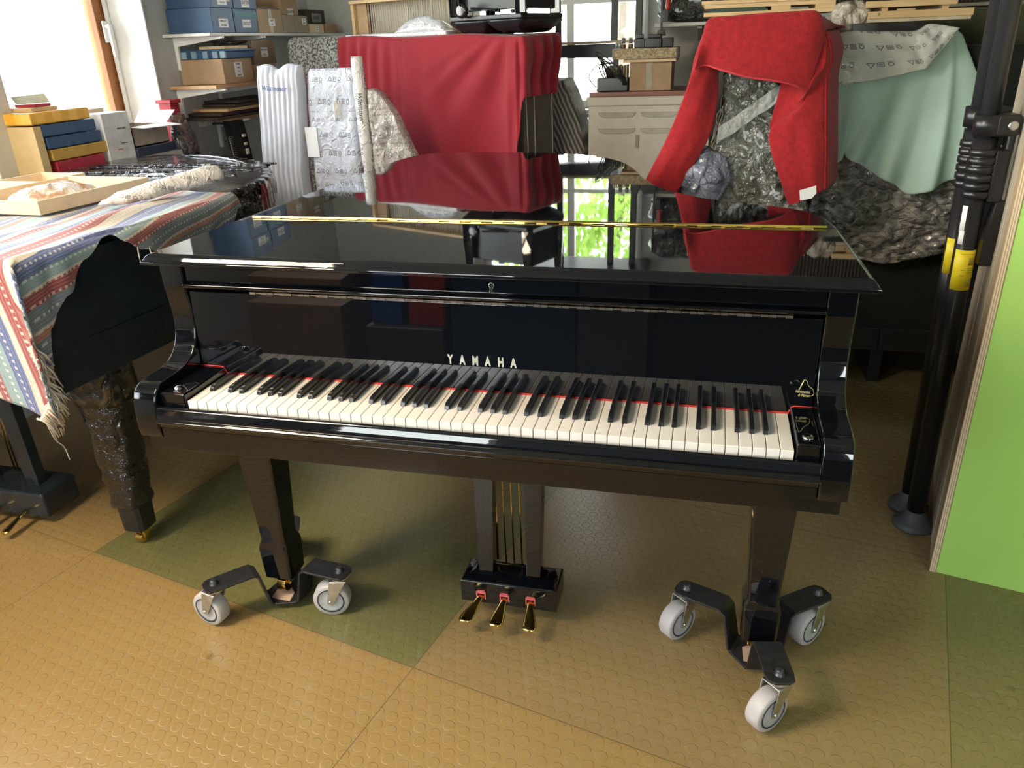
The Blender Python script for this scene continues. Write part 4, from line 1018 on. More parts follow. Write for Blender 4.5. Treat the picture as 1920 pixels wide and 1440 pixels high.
for z, dz in ((.565, .055),):
    b.rings([sqr(lx+.010, ly, .075*(1+.06*nz(z+q, 3)), z+q*dz, 0, .10) for q in (-1, -.5, 0, .5, 1)])
b.tube([(lx-.06, ly-.03, .565), (lx-.11, ly-.05, .560), (lx-.15, ly-.06, .566)], [.016, .011, .014], 8)
b.build('tape_collar', k.m, LG)
b = MB(); b.box((lx-.020, ly-.014, .010), (lx-.012, ly+.016, .058)); b.box((lx+.012, ly-.014, .010), (lx+.020, ly+.016, .058)); b.box((lx-.02, ly-.016, .052), (lx+.02, ly+.018, .060)); b.cyl((lx-.0115, ly-.004, .0195), (lx+.0115, ly-.004, .0195), .0190, n=24)
b.build('brass_castor', BRASS, LG, bev=.001)
# its pedal lyre
b = MB(); taper(b, -1.735, -1.685, -1.77, -1.70, .50, .54, .12, .62); taper(b, -1.92, -1.87, -1.93, -1.86, .50, .54, .12, .62); b.build('lyre_column', BLACK2, P2, bev=.004)
b = MB(); b.prism([(-1.98, .45), (-1.63, .45), (-1.63, .60), (-1.98, .60)], 2, .03, .125); b.build('pedal_box', BLACK2, P2, bev=.012)
for x in (-1.835, -1.79, -1.85): MB().cyl((x, .57, .12), (x, .57, .62), .003, n=8).build('pedal_rod', BRASS, P2)
for x in (-1.92, -1.82, -1.71):
    b = MB(); b.rings([[Vector((x+w*cos(a), y, z+.005*sin(a))) for a in [2*pi*i/12 for i in range(12)]] for y, w, z in ((.46, .008, .06), (.40, .010, .045), (.355, .016, .034), (.345, .010, .034))]); b.build('pedal', BRASS, P2)

# striped blanket
k = NT('striped_blanket'); uv = k.coord('UV'); sx = k.n('ShaderNodeSeparateXYZ'); k.l(uv, sx.inputs[0])
wob = k.noise(uv, 3.0, 2); t = k.math('ADD', sx.outputs[0], k.math('MULTIPLY', k.math('SUBTRACT', wob, .5), .012))
f_ = k.math('FRACT', k.math('MULTIPLY', k.math('ADD', t, .02), 1/.62))
cr_c = (.50, .44, .35); rd = (.26, .035, .035); bl = (.065, .10, .25); te = (.20, .30, .31); gy = (.13, .165, .20); sa = (.38, .15, .10)
st = [(0, cr_c), (.035, rd), (.10, cr_c), (.15, bl), (.225, te), (.27, cr_c), (.285, rd), (.345, gy), (.43, cr_c), (.445, sa), (.475, gy), (.54, cr_c), (.55, bl), (.585, cr_c), (.60, sa), (.64, te), (.70, cr_c), (.735, bl), (.79, cr_c), (.83, rd), (.875, te), (.94, bl)]
r1 = k.ramp(f_, st, 'CONSTANT')
cell = k.n('ShaderNodeTexWave'); cell.inputs['Scale'].default_value = 36; cell.inputs['Distortion'].default_value = 4; cell.inputs['Detail'].default_value = 2; k.l(uv, cell.inputs[0])
dots = k.math('MULTIPLY', k.math('GREATER_THAN', k.math('SINE', k.math('MULTIPLY', sx.outputs[1], 420)), .2), k.math('GREATER_THAN', k.math('SINE', k.math('MULTIPLY', sx.outputs[0], 190)), .75))
c2 = k.mix(k.math('MULTIPLY', cell.outputs[0], .22), r1, (.45, .43, .38)); c2 = k.mix(k.math('MULTIPLY', dots, .55), c2, (.72, .68, .60))
k.l(c2, k.b.inputs['Base Color']); k.setv('Roughness', .95); k.setv('Sheen Weight', .3); k.bump(k.noise(uv, 350, 2), .5, .003); BLK = k.m
XE, YE = -1.098, .165
top = 1.004
side = [(0, .40), (.012, .24), (.03, .185), (.10, .12), (.18, .05), (.262, .006), (.285, .004), (.31, .035), (.36, .07), (.44, .10), (.60, .105), (.78, .09), (.86, .05)]
FH = .33
BUV = []
def blanket(u, v):
    yv = lerp(-FH, .86, v)
    side_len = interp(side, max(0, yv))[0]
    if yv < 0: side_len = .41
    lim = .60
    ux_ = lerp(-1.22, 0, u/lim) if u < lim else (u-lim)/(1-lim)*side_len
    r0 = .018; XE = lerp(-1.150, -1.098, max(0, min(1, yv/.35)))
    if ux_ <= 0 and yv >= 0:
        h = .006*nz(ux_*8, yv*6)+.004*nz(ux_*20, yv*5)+.0035
        fold = .024*math.exp(-((ux_+.10-(yv-.30)*-.10)/.03)**2)*math.exp(-((yv-.45)/.22)**2)
        return Vector((XE+ux_, YE+yv, top+h+fold))
    if ux_ > 0 and yv >= 0:
        k_ = 1-math.exp(-ux_/.015); w = .014*nz(yv*14, ux_*4)*min(1, ux_*12)+.007*sin(yv*34+ux_*8)*min(1, ux_*7)
        return Vector((XE+r0*k_+abs(w)*.9+.02*ux_, YE+yv, top-ux_+r0*.4*k_))
    if ux_ <= 0 and yv < 0:
        d = -yv; k_ = 1-math.exp(-d/.015); w = .012*nz(ux_*12, d*4)*min(1, d*10)
        return Vector((XE+ux_, YE-r0*k_-abs(w), top-d*(1+.25*math.exp(ux_*7))))
    d = -yv*1.25; L = sqrt(d*d+ux_*ux_); cap = .415
    Lc = min(L, cap)
    ang = atan2(d, ux_); bul = .03*sin(2*ang)*min(1, L*5)
    return Vector((XE+r0+.006+bul*.7, YE-r0-.002-bul*.8, top-Lc))
b = MB(); b.grid(blanket, 170, 130)
for i_ in list(b.uv):
    u_, v_ = b.uv[i_]; yv = lerp(-FH, .86, v_); sl_ = interp(side, max(0, yv))[0] if yv >= 0 else .41
    ux_ = lerp(-1.22, 0, u_/.6) if u_ < .6 else (u_-.6)/.4*sl_
    b.uv[i_] = (ux_+1.3+.18*(yv if ux_ <= 0 else yv*(1+.9*min(1, ux_*5)))+.02*nz(ux_*2, yv*3), yv+.4)
bo = b.build('striped_blanket', BLK, solid=.004)
tag(bo, 'striped woven blanket in cream, red and blue spread over the covered grand piano', 'blanket')
fr = MB(); random.seed(4); FRG = M('cream_fringe', (.60, .53, .42), .95)
def hem_pt(yv): 
    return blanket(1, (yv+FH)/(.86+FH))
for i in range(12):
    yv = .33+.03*i*.5+random.uniform(-.004, .004)
    p = hem_pt(yv); L = random.uniform(.03, .075)
    if i % 2: fr.tube([p+Vector((0, 0, .004)), p+Vector((.006, -.004+random.uniform(-.006, .006), -L*.5)), p+Vector((.004, random.uniform(-.02, .012), -L))], [.0018, .0016, .001], 5)
fpts = catmull([U(x, y, 0, -1.108) for x, y in ((66, 652), (78, 675), (88, 700), (97, 730), (101, 758), (96, 776), (84, 788))], 8, False)
for i in range(60):
    t = i/59*(len(fpts)-1.01); p = fpts[int(t)].lerp(fpts[int(t)+1], t-int(t))+Vector((random.uniform(-.012, .004), 0, 0)); L = random.uniform(.035, .075)
    j = random.uniform(-.010, .014)
    fr.tube([p+Vector((-.004, -.008, .006)), p+Vector((.004, .006+j, -L*.45)), p+Vector((random.uniform(-.006, .008), .012+j*1.6, -L))], [.0028, .0024, .0012], 5)
p = fpts[-1]; fr.tube(catmull([p, p+Vector((0, .012, -.06)), p+Vector((.0, .03, -.09)), p+Vector((.0, .035, -.13))], 4, False), .0014, 5)
fo = fr.build('fringe', FRG, bo); fo['kind'] = 'stuff'

# trays and rolls on the blanket
def tray(name, pts, h, label, mat=CARDL, th=.006, group=None):
    """open cardboard tray with four given base corners"""
    z0 = 1.016; q = [Vector((p[0], p[1])) for p in pts]; b = MB()
    T = thing(name, label, 'cardboard tray', (q[0].x, q[0].y, z0), group)
    MB().prism([(p.x, p.y) for p in q], 2, z0, z0+.004).build('tray_base', mat, T)
    inn = inset(q, th)
    for i in range(4):
        j = (i+1) % 4; b = MB(); b.prism([(q[i].x, q[i].y), (q[j].x, q[j].y), (inn[j].x, inn[j].y), (inn[i].x, inn[i].y)], 2, z0+.004, z0+h); b.build('tray_side', mat, T, bev=.001)
    return T
def Z(px, py, z=1.02): p = U(px, py, 2, z); return (p.x, p.y)
c1, c2, c3 = Z(76, 401), Z(283, 352), Z(-60, 372)
c1 = Vector(c1); c2 = Vector(c2); dl = Vector((c1.y-c2.y, c2.x-c1.x)).normalized()
dl = Vector((-abs(dl.x), abs(dl.y)*(.35))).normalized()
q4 = c1+dl*.34; q3 = c2+dl*.34
T = tray('cardboard_tray', [c1, c2, q3, q4], .040, 'nearest pale cardboard tray holding a film-wrapped bundle, on the striped blanket')
dv = (c2-c1); mid = c1.lerp(c2, .48)+dl*.17
b = MB()
def bag(u, v):
    a = u*2*pi; e = v*pi/2; r = 1+.10*nz(cos(a)*2, sin(a)*2, v*3)+.05*nz(cos(a)*7, sin(a)*7, v*8)
    dd_ = dv.normalized(); ee = Vector((-dd_.y, dd_.x)); p = mid+dd_*cos(a)*.16*cos(e)*r+ee*sin(a)*.085*cos(e)*r
    return Vector((p.x, p.y, 1.022+.048*sin(e)*r))
b.grid(bag, 60, 18)
k = NT('bagged_wood_parts'); v = k.coord(); n1 = k.noise(v, 12, 3, 1); k.l(k.ramp(n1, [(.42, (.78, .76, .74)), (.62, (.50, .30, .17))]), k.b.inputs['Base Color']); k.setv('Roughness', .2); k.bump(k.noise(v, 30, 3, 1.5), .8, .01)
o = b.build('wrapped_bundle', k.m); tag(o, 'bundle of wooden parts in clear film lying inside the nearest cardboard tray', 'parcel')
dm = (c2-c1).normalized()
b1 = c1+dl*.355-dm*.02; tray('cardboard_tray', [b1, b1+dm*.34, b1+dm*.34+dl*.26, b1+dl*.26], .038, 'second pale cardboard tray just behind the nearest tray on the blanket')
b1 = c1+dl*.36+dm*.33; 
tp = tray('cardboard_tray', [b1+dm*.01, b1+dm*.20, b1+dm*.20+dl*.20, b1+dm*.01+dl*.20], .036, 'small pale cardboard tray behind the wrapped roll, farthest from the camera', mat=CARDL)
b = MB(); b.box((-1.86, .98, 1.0165), (-1.60, 1.16, 1.022), rz=.3); o = b.build('white_sheet', WHITEP); tag(o, 'white sheet of paper lying behind the cardboard trays on the covered piano', 'paper')
# long printed-film roll
pA = Vector((*Z(185, 385, 1.03), 1.032)); pB = Vector((*Z(408, 338, 1.035), 1.052))
b = MB(); rr = []; n_ = 46; dAB = (pB-pA).normalized(); sdv = Vector((-dAB.y, dAB.x, 0)).normalized()
for i in range(n_):
    t = i/(n_-1); w, h = interp([(0, .002, .002), (.06, .022, .010), (.2, .040, .020), (.42, .044, .026), (.5, .034, .030), (.95, .042, .038), (1, .038, .034)], t)
    c = pA.lerp(pB, t); r = []
    for j in range(22):
        a = 2*pi*j/22; kk = 1+(.16 if t < .45 else .06)*nz(cos(a)*3, sin(a)*3, t*16)
        r.append(c+sdv*w*cos(a)*kk+Vector((0, 0, max(-.014, h*sin(a)*kk))))
    rr.append(r)
b.rings(rr)
o = b.build('printed_film_bundle', printed_film('printed_film_cream', (.74, .70, .66), 1, .62, .7, .3)); tag(o, 'long bundle rolled in printed cream film, lying beside the cardboard trays on the blanket', 'parcel')
b = MB()
def flp(u, v):
    p = Vector((-2.15, .95, 0)); return Vector((lerp(-2.33, -2.06, u), lerp(.92, 1.12, v), 1.0175+.03*max(0, sin(u*pi)*sin(v*pi))+.008*nz(u*6, v*5)))
b.grid(flp, 20, 16); o = b.build('bunched_cloth', M('blue_pink_cloth', (.34, .36, .60), .8, vary=.3, vs=18)); tag(o, 'bunched pale blue and pink cloth behind the cardboard trays at the left', 'cloth')

# ================================================================ WINDOW SILL CLUTTER (left)
SX = -2.255
def U0(px, py, x=SX): p = U(px, py, 0, x); return p.y, p.z
def sillbox(name, y0, y1, z0, z1, mat, label, cat, x0=-2.40, x1=SX, bev=.004, group=None, rz=0):
    o = MB().box((x0, y0, z0), (x1, y1, z1), rz=rz).build(name, mat, bev=bev); tag(o, label, cat, group); return o
ZS = .986
ya = U0(80, 225)[0]; yb = U0(173, 220)[0]
tf = U0(108, 310)[0]
yf = U0(78, 240)[0]
zs = [U0(180, y)[1] for y in (310, 288, 264, 243, 224)]
base = [ZS, ZS+.050, ZS+.100, ZS+.150, ZS+.200, ZS+.252]
sillbox('file_box', yf-.045, yf-.004, ZS, ZS+.195, CARDT, 'upright tan cardboard file box standing left of the stacked coloured boxes', 'box', bev=.002, x0=-2.60)
for nm, a, c, i, mt, lb in (('red_box', .03, .02, 0, REDB, 'dark red flat box, lowest in the stack on the window sill'),
                        ('mustard_box', .02, .05, 1, MUSTARD, 'mustard flat box between the blue boxes and the red box'),
                        ('blue_box', .01, .03, 2, BLUEB, 'lower of the two dark blue flat boxes stacked on the window sill'),
                        ('blue_box', 0, .01, 3, BLUEB, 'upper of the two dark blue flat boxes, directly under the yellow box')):
    sillbox(nm, yf+a, yb+c, base[i]+.001, base[i+1]-.002, mt, lb, 'box')
k = NT('yellow_checked'); v = k.coord(); ck = k.n('ShaderNodeTexChecker'); k.l(v, ck.inputs[0]); ck.inputs['Scale'].default_value = 22; ck.inputs[1].default_value = (.88, .50, .06, 1); ck.inputs[2].default_value = (.80, .40, .03, 1); k.l(ck.outputs[0], k.b.inputs['Base Color']); k.setv('Roughness', .4)
sillbox('yellow_box', yf-.045, yb-.01, base[4]+.001, base[5]-.004, k.m, 'bright yellow flat box on top of the stack by the left window', 'box', bev=.006, x0=-2.50)
sillbox('wooden_block', yf+.02, yf+.16, base[5]-.003, base[5]+.012, PINE, 'small flat pine piece lying on the yellow box', 'board', x0=-2.45, x1=-2.30, bev=.001)
sillbox('red_book', yf+.06, yf+.15, base[5]+.013, base[5]+.024, REDB, 'small dark red and blue book on the pine piece above the yellow box', 'book', x0=-2.42, x1=-2.32, bev=.001)
b = MB(); b.add([(-2.40, yf+.05, base[5]+.026), (-2.33, yf+.16, base[5]+.026), (-2.36, yf+.17, base[5]+.062), (-2.43, yf+.06, base[5]+.055)], [(0, 1, 2, 3)])
o = b.build('paper_card', M('olive_white_card', (.55, .56, .45), .8), solid=.001); tag(o, 'pale folded card propped on the small red book', 'paper')
sillbox('cardboard_carton', U0(170, 200)[0]+.04, U0(243, 200)[0]+.02, ZS, ZS+.225, CARDL, 'brown cardboard carton behind the coloured stack, under the window', 'box', x0=-2.60, x1=-2.42, bev=.002)
y0w, y1w = U0(195, 250)[0], U0(248, 250)[0]
WB = sillbox('white_carton', y0w, y1w-.01, ZS, U0(220, 210)[1], M('white_carton', (.66, .65, .64), .6), 'tall narrow white carton with small print, right of the coloured stack', 'box', x0=-2.36, x1=-2.25, bev=.002)
text_mesh('small_print', 'PIANO PARTS', .012, INK, WB, (-2.2495, (y0w+y1w)/2+.02, ZS+.14), (0, 1, 0), (0, 0, 1), .0003, 0, .8)
text_mesh('small_print', 'FRAGILE', .010, M('red_ink', (.6, .05, .04), .7), WB, (-2.2495, (y0w+y1w)/2-.015, ZS+.05), (0, 1, 0), (0, 0, 1), .0003, 0, .9)
for i in range(3): text_mesh('small_print', 'MADE IN GERMANY', .006, INK, WB, (-2.2495, (y0w+y1w)/2+.02, ZS+.075-.009*i), (0, 1, 0), (0, 0, 1), .0003, 0, .8) if i == 0 else None
# open carton
yo0, yo1 = U0(248, 270)[0]+.01, U0(318, 270)[0]
OB = thing('open_carton', 'open grey-brown carton with white flaps spread, right of the white carton', 'box', (-2.33, (yo0+yo1)/2, ZS+.05))
GC = M('grey_cardboard', (.33, .27, .22), .8); WC = M('white_lined_card', (.72, .71, .70), .7)
b = MB(); zb0, zb1 = ZS+.045, ZS+.135
for A_, B_ in (((-2.44, yo0, zb0), (-2.25, yo0+.004, zb1)), ((-2.44, yo1-.004, zb0), (-2.25, yo1, zb1)), ((-2.254, yo0, zb0), (-2.25, yo1, zb1)), ((-2.44, yo0, zb0), (-2.436, yo1, zb1)), ((-2.44, yo0, zb0), (-2.25, yo1, zb0+.004))): b.box(A_, B_)
b.build('carton_body', GC, OB)
for q in ([(-2.25, yo0, zb1), (-2.25, yo1, zb1), (-2.17, yo1+.01, zb1-.012), (-2.17, yo0-.01, zb1-.004)], [(-2.44, yo1, zb1), (-2.25, yo1, zb1), (-2.24, yo1+.075, zb1+.055), (-2.45, yo1+.075, zb1+.055)], [(-2.44, yo0, zb1), (-2.44, yo1, zb1), (-2.47, yo1, zb1+.04), (-2.47, yo0, zb1+.04)]):
    MB().add(q, [(0, 1, 2, 3)]).build('carton_flap', WC, OB, solid=.003)
sillbox('dark_case', yo0, yo1+.03, ZS, ZS+.043, M('dark_navy_case', (.03, .045, .08), .3), 'flat dark navy case under the open carton', 'case', x0=-2.415, x1=-2.24)
y_, z_ = U0(322, 195, -2.33)
RT = MB(); RT.box((-2.38, y_-.04, z_-.045), (-2.31, y_+.03, z_+.005)); RT.box((-2.39, y_-.05, z_+.005), (-2.30, y_+.04, z_+.022)); RT.box((-2.385, y_-.035, ZS), (-2.33, y_+.025, z_-.045))
o = RT.build('red_box_stand', REDB, bev=.002); tag(o, 'narrow dark red box with overhanging lid at the right end of the window sill', 'box')
# film-wrapped bundle leaning at the wall end
b = MB(); pb = U(372, 285, 0, -2.20); pt = U(338, 222, 0, -2.24)
rr = []
for i in range(26):
    t = i/25; c = Vector((-2.20-.05*t, lerp(pb.y, pt.y, t), lerp(.02, pt.z+.02, t))); r0 = (.062 if t < .9 else lerp(.062, .03, (t-.9)/.1))
    rr.append([Vector((c.x+r0*.8*cos(a)*(1+.2*nz(cos(a)*2, sin(a)*2, t*9)), c.y+r0*1.25*sin(a)*(1+.2*nz(cos(a)*2, sin(a)*2, t*9)), c.z)) for a in [2*pi*j/20 for j in range(20)]])
b.rings(rr); o = b.build('film_wrapped_bundle', film('dark_clear_film', (.05, .045, .06), 1, .12, 14, 1, .03, vary=(.14, .08, .06)))
tag(o, 'tall dark bundle in crinkled clear film leaning beside the window sill', 'parcel')

# ================================================================ WALL SHELVES (left)
FXS = -2.115
def yz(px, py, x=FXS): p = U(px, py, 0, x); return p.y, p.z
def shelf(name, z0, th, y0, y1, mat, label, xf=FXS, br=(0.1, .9)):
    T = thing(name, label, 'shelf', ((-2.4+xf)/2, (y0+y1)/2, z0))
    MB().box((-2.398, y0, z0), (xf, y1, z0+th)).build('board', mat, T, bev=.002)
    for y in br:
        b = MB(); b.prism([(-2.398, z0-.001), (xf+.02, z0-.001), (xf+.02, z0-.010), (-2.375, z0-.045), (-2.380, z0-.16), (-2.398, z0-.16)], 1, y, y+.016); b.build('bracket', WHITEW, T, bev=.001)
    return T
y1s, z1s = yz(397, 61); 
shelf('upper_wall_shelf', z1s-.016, .016, y1s-.02, 4.2, SHELFW, 'white upper wall shelf holding blue storage boxes, left of the red cloth', br=(y1s+.06, y1s+.48))
Z1 = z1s+.001
y2s, z2s = yz(407, 160)
shelf('middle_wall_shelf', z2s-.018, .018, y2s-.01, 3.75, wood('orange_pine', (.50, .28, .13), (.60, .38, .2), .5, 5, 1), 'pine wall shelf below the white shelf, carrying cardboard boxes', br=(y2s+.04, y2s+.42))
Z2 = z2s+.001
y3s, z3s = yz(430, 222, -2.2)
shelf('lower_wall_shelf', z3s-.014, .014, y3s, 3.4, PINE, 'lowest short pine wall shelf stacked with dark planks', xf=-2.20, br=(y3s+.16,))
HW = M('handwriting_ink', (.05, .05, .09), .8, vary=0)
def lab(parent, y, z, w, h, words, x, tilt=0, col=WHITEP):
    L = MB().box((x+.0004, y-w/2, z-h/2), (x+.0012, y+w/2, z+h/2)).build('paper_label', col, parent)
    n = len(words); 
    for i, t in enumerate(words):
        text_mesh('handwriting', t, h*.62/n, HW, parent, (x+.0015, y, z+h*(.5-(i+.5)/n)), (0, 1, tilt), (0, 0, 1), .0002, .0001, .85, shear=.2)
    return L
def sbox(name, px0, px1, zb_, zt_, mat, label, x0=-2.385, xf=FXS+.0, bev=.003, cat='box', pyr=40, back=None, group=None, gap=.003):
    a = yz(px0, pyr, xf)[0]+gap; c = yz(px1, pyr, xf)[0]-gap
    o = MB().box((x0, a, zb_), (xf, c, zt_)).build(name, mat, bev=bev); tag(o, label, cat, group); return o, a, c
BLUEL = M('blue_box_card_pale', (.10, .20, .40), .5, vary=.05)
o, a, c = sbox('storage_box', 397, 439, Z1, Z1+.118, BLUEB, 'blue storage box with two-line label, lower left on the upper wall shelf', xf=FXS-.005)
for zt_ in (Z1+.078, Z1+.098): MB().box((-2.386, a-.002, zt_), (FXS-.02, a-.0005, zt_+.0015)).build('lid_line', M('navy_line', (.03, .07, .16), .6), o)
lab(o, (a+c)/2+.0, Z1+.045, .085, .042, ['WERKSTATT', 'TEXTILIEN'], FXS-.005)
o, a, c = sbox('storage_box', 439, 483, Z1, Z1+.118, BLUEB, 'blue storage box labelled OUTLET beside the two-line one, with teal strip', xf=FXS-.005)
MB().box((FXS-.0049, a+.01, Z1+.075), (FXS-.002, c, Z1+.105)).build('teal_strip', M('teal_strip', (.05, .16, .20), .6), o)
lab(o, (a+c)/2, Z1+.045, .085, .040, ['OUTLET'], FXS-.005)
o, a, c = sbox('storage_box', 397, 439, Z1+.1185, Z1+.24, BLUEB, 'upper blue storage box stacked above the two-line labelled box', xf=FXS-.005, pyr=20)
lab(o, (a+c)/2, Z1+.155, .085, .045, ['MAGNETE', 'TASTEN'], FXS-.005); MB().box((FXS-.0049, (a+c)/2+.045, Z1+.15), (FXS-.0035, (a+c)/2+.075, Z1+.17)).build('note', M('grey_green_note', (.45, .5, .42), .8), o)
o, a, c = sbox('storage_box', 439, 483, Z1+.1185, Z1+.22, BLUEB, 'upper blue storage box stacked above the OUTLET box', xf=FXS-.005, pyr=20)
lab(o, (a+c)/2, Z1+.15, .08, .045, ['SAITEN'], FXS-.005)
o, a, c = sbox('cardboard_box', 483, 530, Z1, Z1+.125, CARD, 'brown cardboard box with printed tape, right of the blue storage boxes', xf=FXS-.01)
MB().box((FXS-.0099, (a+c)/2-.02, Z1), (FXS-.008, (a+c)/2+.02, Z1+.125)).build('printed_tape', M('pale_tape', (.5, .42, .34), .3), o); lab(o, (a+c)/2+.01, Z1+.055, .07, .04, ['TASTEN', 'FILZ'], FXS-.008)
o, a, c = sbox('cardboard_box', 530, 562, Z1+.10, Z1+.20, CARD, 'brown cardboard box on top of the film-covered box on the upper wall shelf', xf=FXS-.02, x0=-2.38)
lab(o, (a+c)/2, Z1+.117, .07, .035, ['AGRAFFEN'], FXS-.02)
o, a, c = sbox('film_covered_box', 530, 577, Z1, Z1+.098, film('tan_film_box', (.36, .27, .18), 1, .12, 10, .7, .02), 'cardboard box under shiny clear film on the upper wall shelf', xf=FXS-.01)
lab(o, c-.05, Z1+.065, .05, .035, ['DÜBEL', 'KLEIN'], FXS-.01)
o, a, c = sbox('small_cardboard_box', 579, 606, Z1, Z1+.052, CARDL, 'small orange-brown box with pale label, right of the film-covered box', xf=FXS-.01, x0=-2.27); lab(o, (a+c)/2, Z1+.026, .06, .028, ['NADELN', 'STIFTE'], FXS-.01)
o, a, c = sbox('small_cardboard_box', 608, 632, Z1, Z1+.055, CARD, 'small brown box at the far right end of the upper wall shelf', xf=FXS-.01, x0=-2.27)
o, a, c = sbox('dark_bin', 575, 612, Z1+.0, Z1+.15, M('dark_brown_bin', (.06, .05, .04), .6), 'dark bin with grey label behind the two small boxes', xf=-2.28, x0=-2.39); lab(o, (a+c)/2, Z1+.10, .14, .055, ['WIRBEL'], -2.28, col=M('grey_label', (.32, .33, .30), .8))
b = MB(); b.add([(-2.36, yz(483, 10)[0], Z1+.132), (-2.13, yz(487, 10)[0], Z1+.1310), (-2.13, yz(525, 10)[0], Z1+.1310), (-2.36, yz(528, 10)[0], Z1+.15)], [(0, 1, 2, 3)])
o = b.build('purple_bag', M('purple_film', (.08, .07, .16), .3), solid=.004); tag(o, 'dark purple bag lying on the taped brown box of the upper shelf', 'bag')
# middle shelf
o, a, c = sbox('cardboard_box', 420, 476, Z2, Z2+.125, CARD, 'brown cardboard box with taped handwritten label under the blue ribbed tray', xf=FXS-.01, pyr=140, x0=-2.39)
CBM = o
lab(o, (a+c)/2+.0, Z2+.068, .075, .075, ['HAMMER', 'LEDER', 'TUCH', 'BÄNDER'], FXS-.01)
a0 = yz(424, 105)[0]-.02; a1 = yz(478, 105)[0]
BT = thing('ribbed_tray', 'blue plastic ribbed tray upside down on the cardboard box, middle shelf', 'tray', (-2.25, (a0+a1)/2, Z2+.126))
b = MB(); b.box((-2.395, a0+.012, Z2+.126), (FXS+.0, a1, Z2+.166)); b.box((-2.398, a0, Z2+.160), (FXS+.01, a1+.004, Z2+.172)); b.build('tray_body', BLUEP, BT, bev=.003)
PB2 = M('pale_blue_plastic', (.22, .32, .42), .4)
for x in (-2.375, -2.315, -2.245, -2.185, -2.140): MB().box((x, a0+.0, Z2+.128), (x+.032, a0+.013, Z2+.168)).build('rib', PB2, BT, bev=.002)
o, a, c = sbox('cardboard_box', 477, 520, Z2, Z2+.085, CARD, 'lower of two small cardboard boxes at the right end of the middle shelf', xf=FXS-.02, pyr=140); lab(o, c-.05, Z2+.05, .05, .04, ['ACHSEN'], FXS-.02)
o, a, c = sbox('cardboard_box', 477, 520, Z2+.0855, Z2+.215, M('dark_cardboard', (.25, .17, .11), .8), 'upper of two cardboard boxes at the right end of the middle shelf', xf=FXS-.02, pyr=120); lab(o, (a+c)/2, Z2+.15, .075, .05, ['MECHANIK', 'TEILE'], FXS-.02)
b = MB(); b.box((-2.30, yz(430, 92)[0], Z2+.173), (-2.14, yz(472, 92)[0], Z2+.188)); o = b.build('flat_pale_box', CARDL, bev=.001); tag(o, 'flat pale board lying on the blue ribbed tray', 'board')
b = MB(); ycb = yz(440, 90)[0]
for i in range(3): b.tube(catmull([(-2.18-.03*i, ycb, Z2+.192), (-2.17, ycb+.06, Z2+.205+.01*i), (-2.2, ycb+.14, Z2+.194), (-2.16, ycb+.22, Z2+.21), (-2.2, ycb+.25, Z2+.194)], 5, False), .0035, 6)
o = b.build('coiled_cable', PLAST); tag(o, 'dark coiled cable lying on the flat pale board above the blue tray', 'cable')
# planks on the lowest shelf
random.seed(9)
DW = M('dark_stained_wood', (.05, .035, .03), .45)
for i in range(5):
    a = yz(390+i*12, 205, -2.2)[0]+random.uniform(-.02, .03)
    o = MB().box((-2.39, a+.03, z3s+.001+i*.0185), (-2.17-.01*(i % 2), 3.38, z3s+.016+i*.0185)).build('dark_plank', DW if i != 2 else PINE, bev=.002)
    tag(o, ['dark stained plank at the bottom of the pile on the lowest wall shelf', 'dark stained plank second from the bottom on the lowest wall shelf', 'pale pine plank in the middle of the dark pile on the lowest shelf', 'dark stained plank second from the top on the lowest wall shelf', 'dark stained plank on top of the pile on the lowest wall shelf'][i], 'plank', 'planks on the lowest wall shelf')
# sockets
ys, zs_ = yz(393, 222, -2.39)
SK = thing('wall_socket', 'white double wall socket on the grey wall under the shelves', 'socket', (-2.395, ys-.03, zs_-.04))
for dy in (-.075, 0.0):
    pl3 = MB().box((-2.3995, ys+dy-.036, zs_-.04), (-2.388, ys+dy+.036, zs_+.04)).build('socket_plate', WHITEW, SK, bev=.004)
    MB().lathe([(.021, 0), (.021, -.002), (.018, .0015)], (-2.388, ys+dy, zs_), (1, 0, 0), 20).build('socket_insert', CREAM, pl3)
b = MB(); b.tube(catmull([(-2.38, ys+.0, zs_-.03), (-2.30, ys+.05, zs_-.05), (-2.27, ys+.07, zs_-.2), (-2.28, ys+.05, zs_-.5), (-2.27, ys+.08, .03)], 8, False), .006, 8)
b.tube(catmull([(-2.30, ys+.20, zs_+.0), (-2.27, ys+.13, zs_-.06), (-2.26, ys+.11, zs_-.2), (-2.25, ys+.16, zs_-.4)], 8, False), .006, 8)
o = b.build('black_power_cord', PLAST); tag(o, 'black power cord looping down from the wall socket', 'cable')
# leaning piano action with pale buttons
ak0, ak1 = yz(424, 210, -2.22), yz(470, 300, -2.22)
AC = thing('leaning_action_rail', 'black piano action rail with pale buttons and wires leaning under the shelves', 'piano action', (-2.22, ak0[0]+.1, .02))
b = MB(); yT, zT = yz(438, 208, -2.22); yB, zB = yz(462, 300, -2.22)
def arq(t, w): return Vector((-2.22+.0*t, lerp(yT, yB, t)+w, lerp(zT, zB, t)))
b.rings([[arq(t, -.075)+Vector((0, 0, 0)), arq(t, .075), arq(t, .075)+Vector((-.04, 0, 0)), arq(t, -.075)+Vector((-.04, 0, 0))] for t in (0, 1, 3.3)], smooth=False); b.build('rail_board', PLAST, AC, bev=.003)
for t in (.50, .67, .80, .86):
    p = arq(t, .028); MB().box((p.x, p.y-.014, p.z-.008), (p.x+.012, p.y+.014, p.z+.008)).build('pale_button', M('pale_button', (.75, .73, .62), .5), AC, bev=.004)
for i in range(10):
    p = arq(.5+.045*i, -.075); MB().tube([p, p+Vector((.01, -.045, .012)), p+Vector((.012, -.06, -.004))], .0022, 5).build('wire_spring', CHROME, AC)

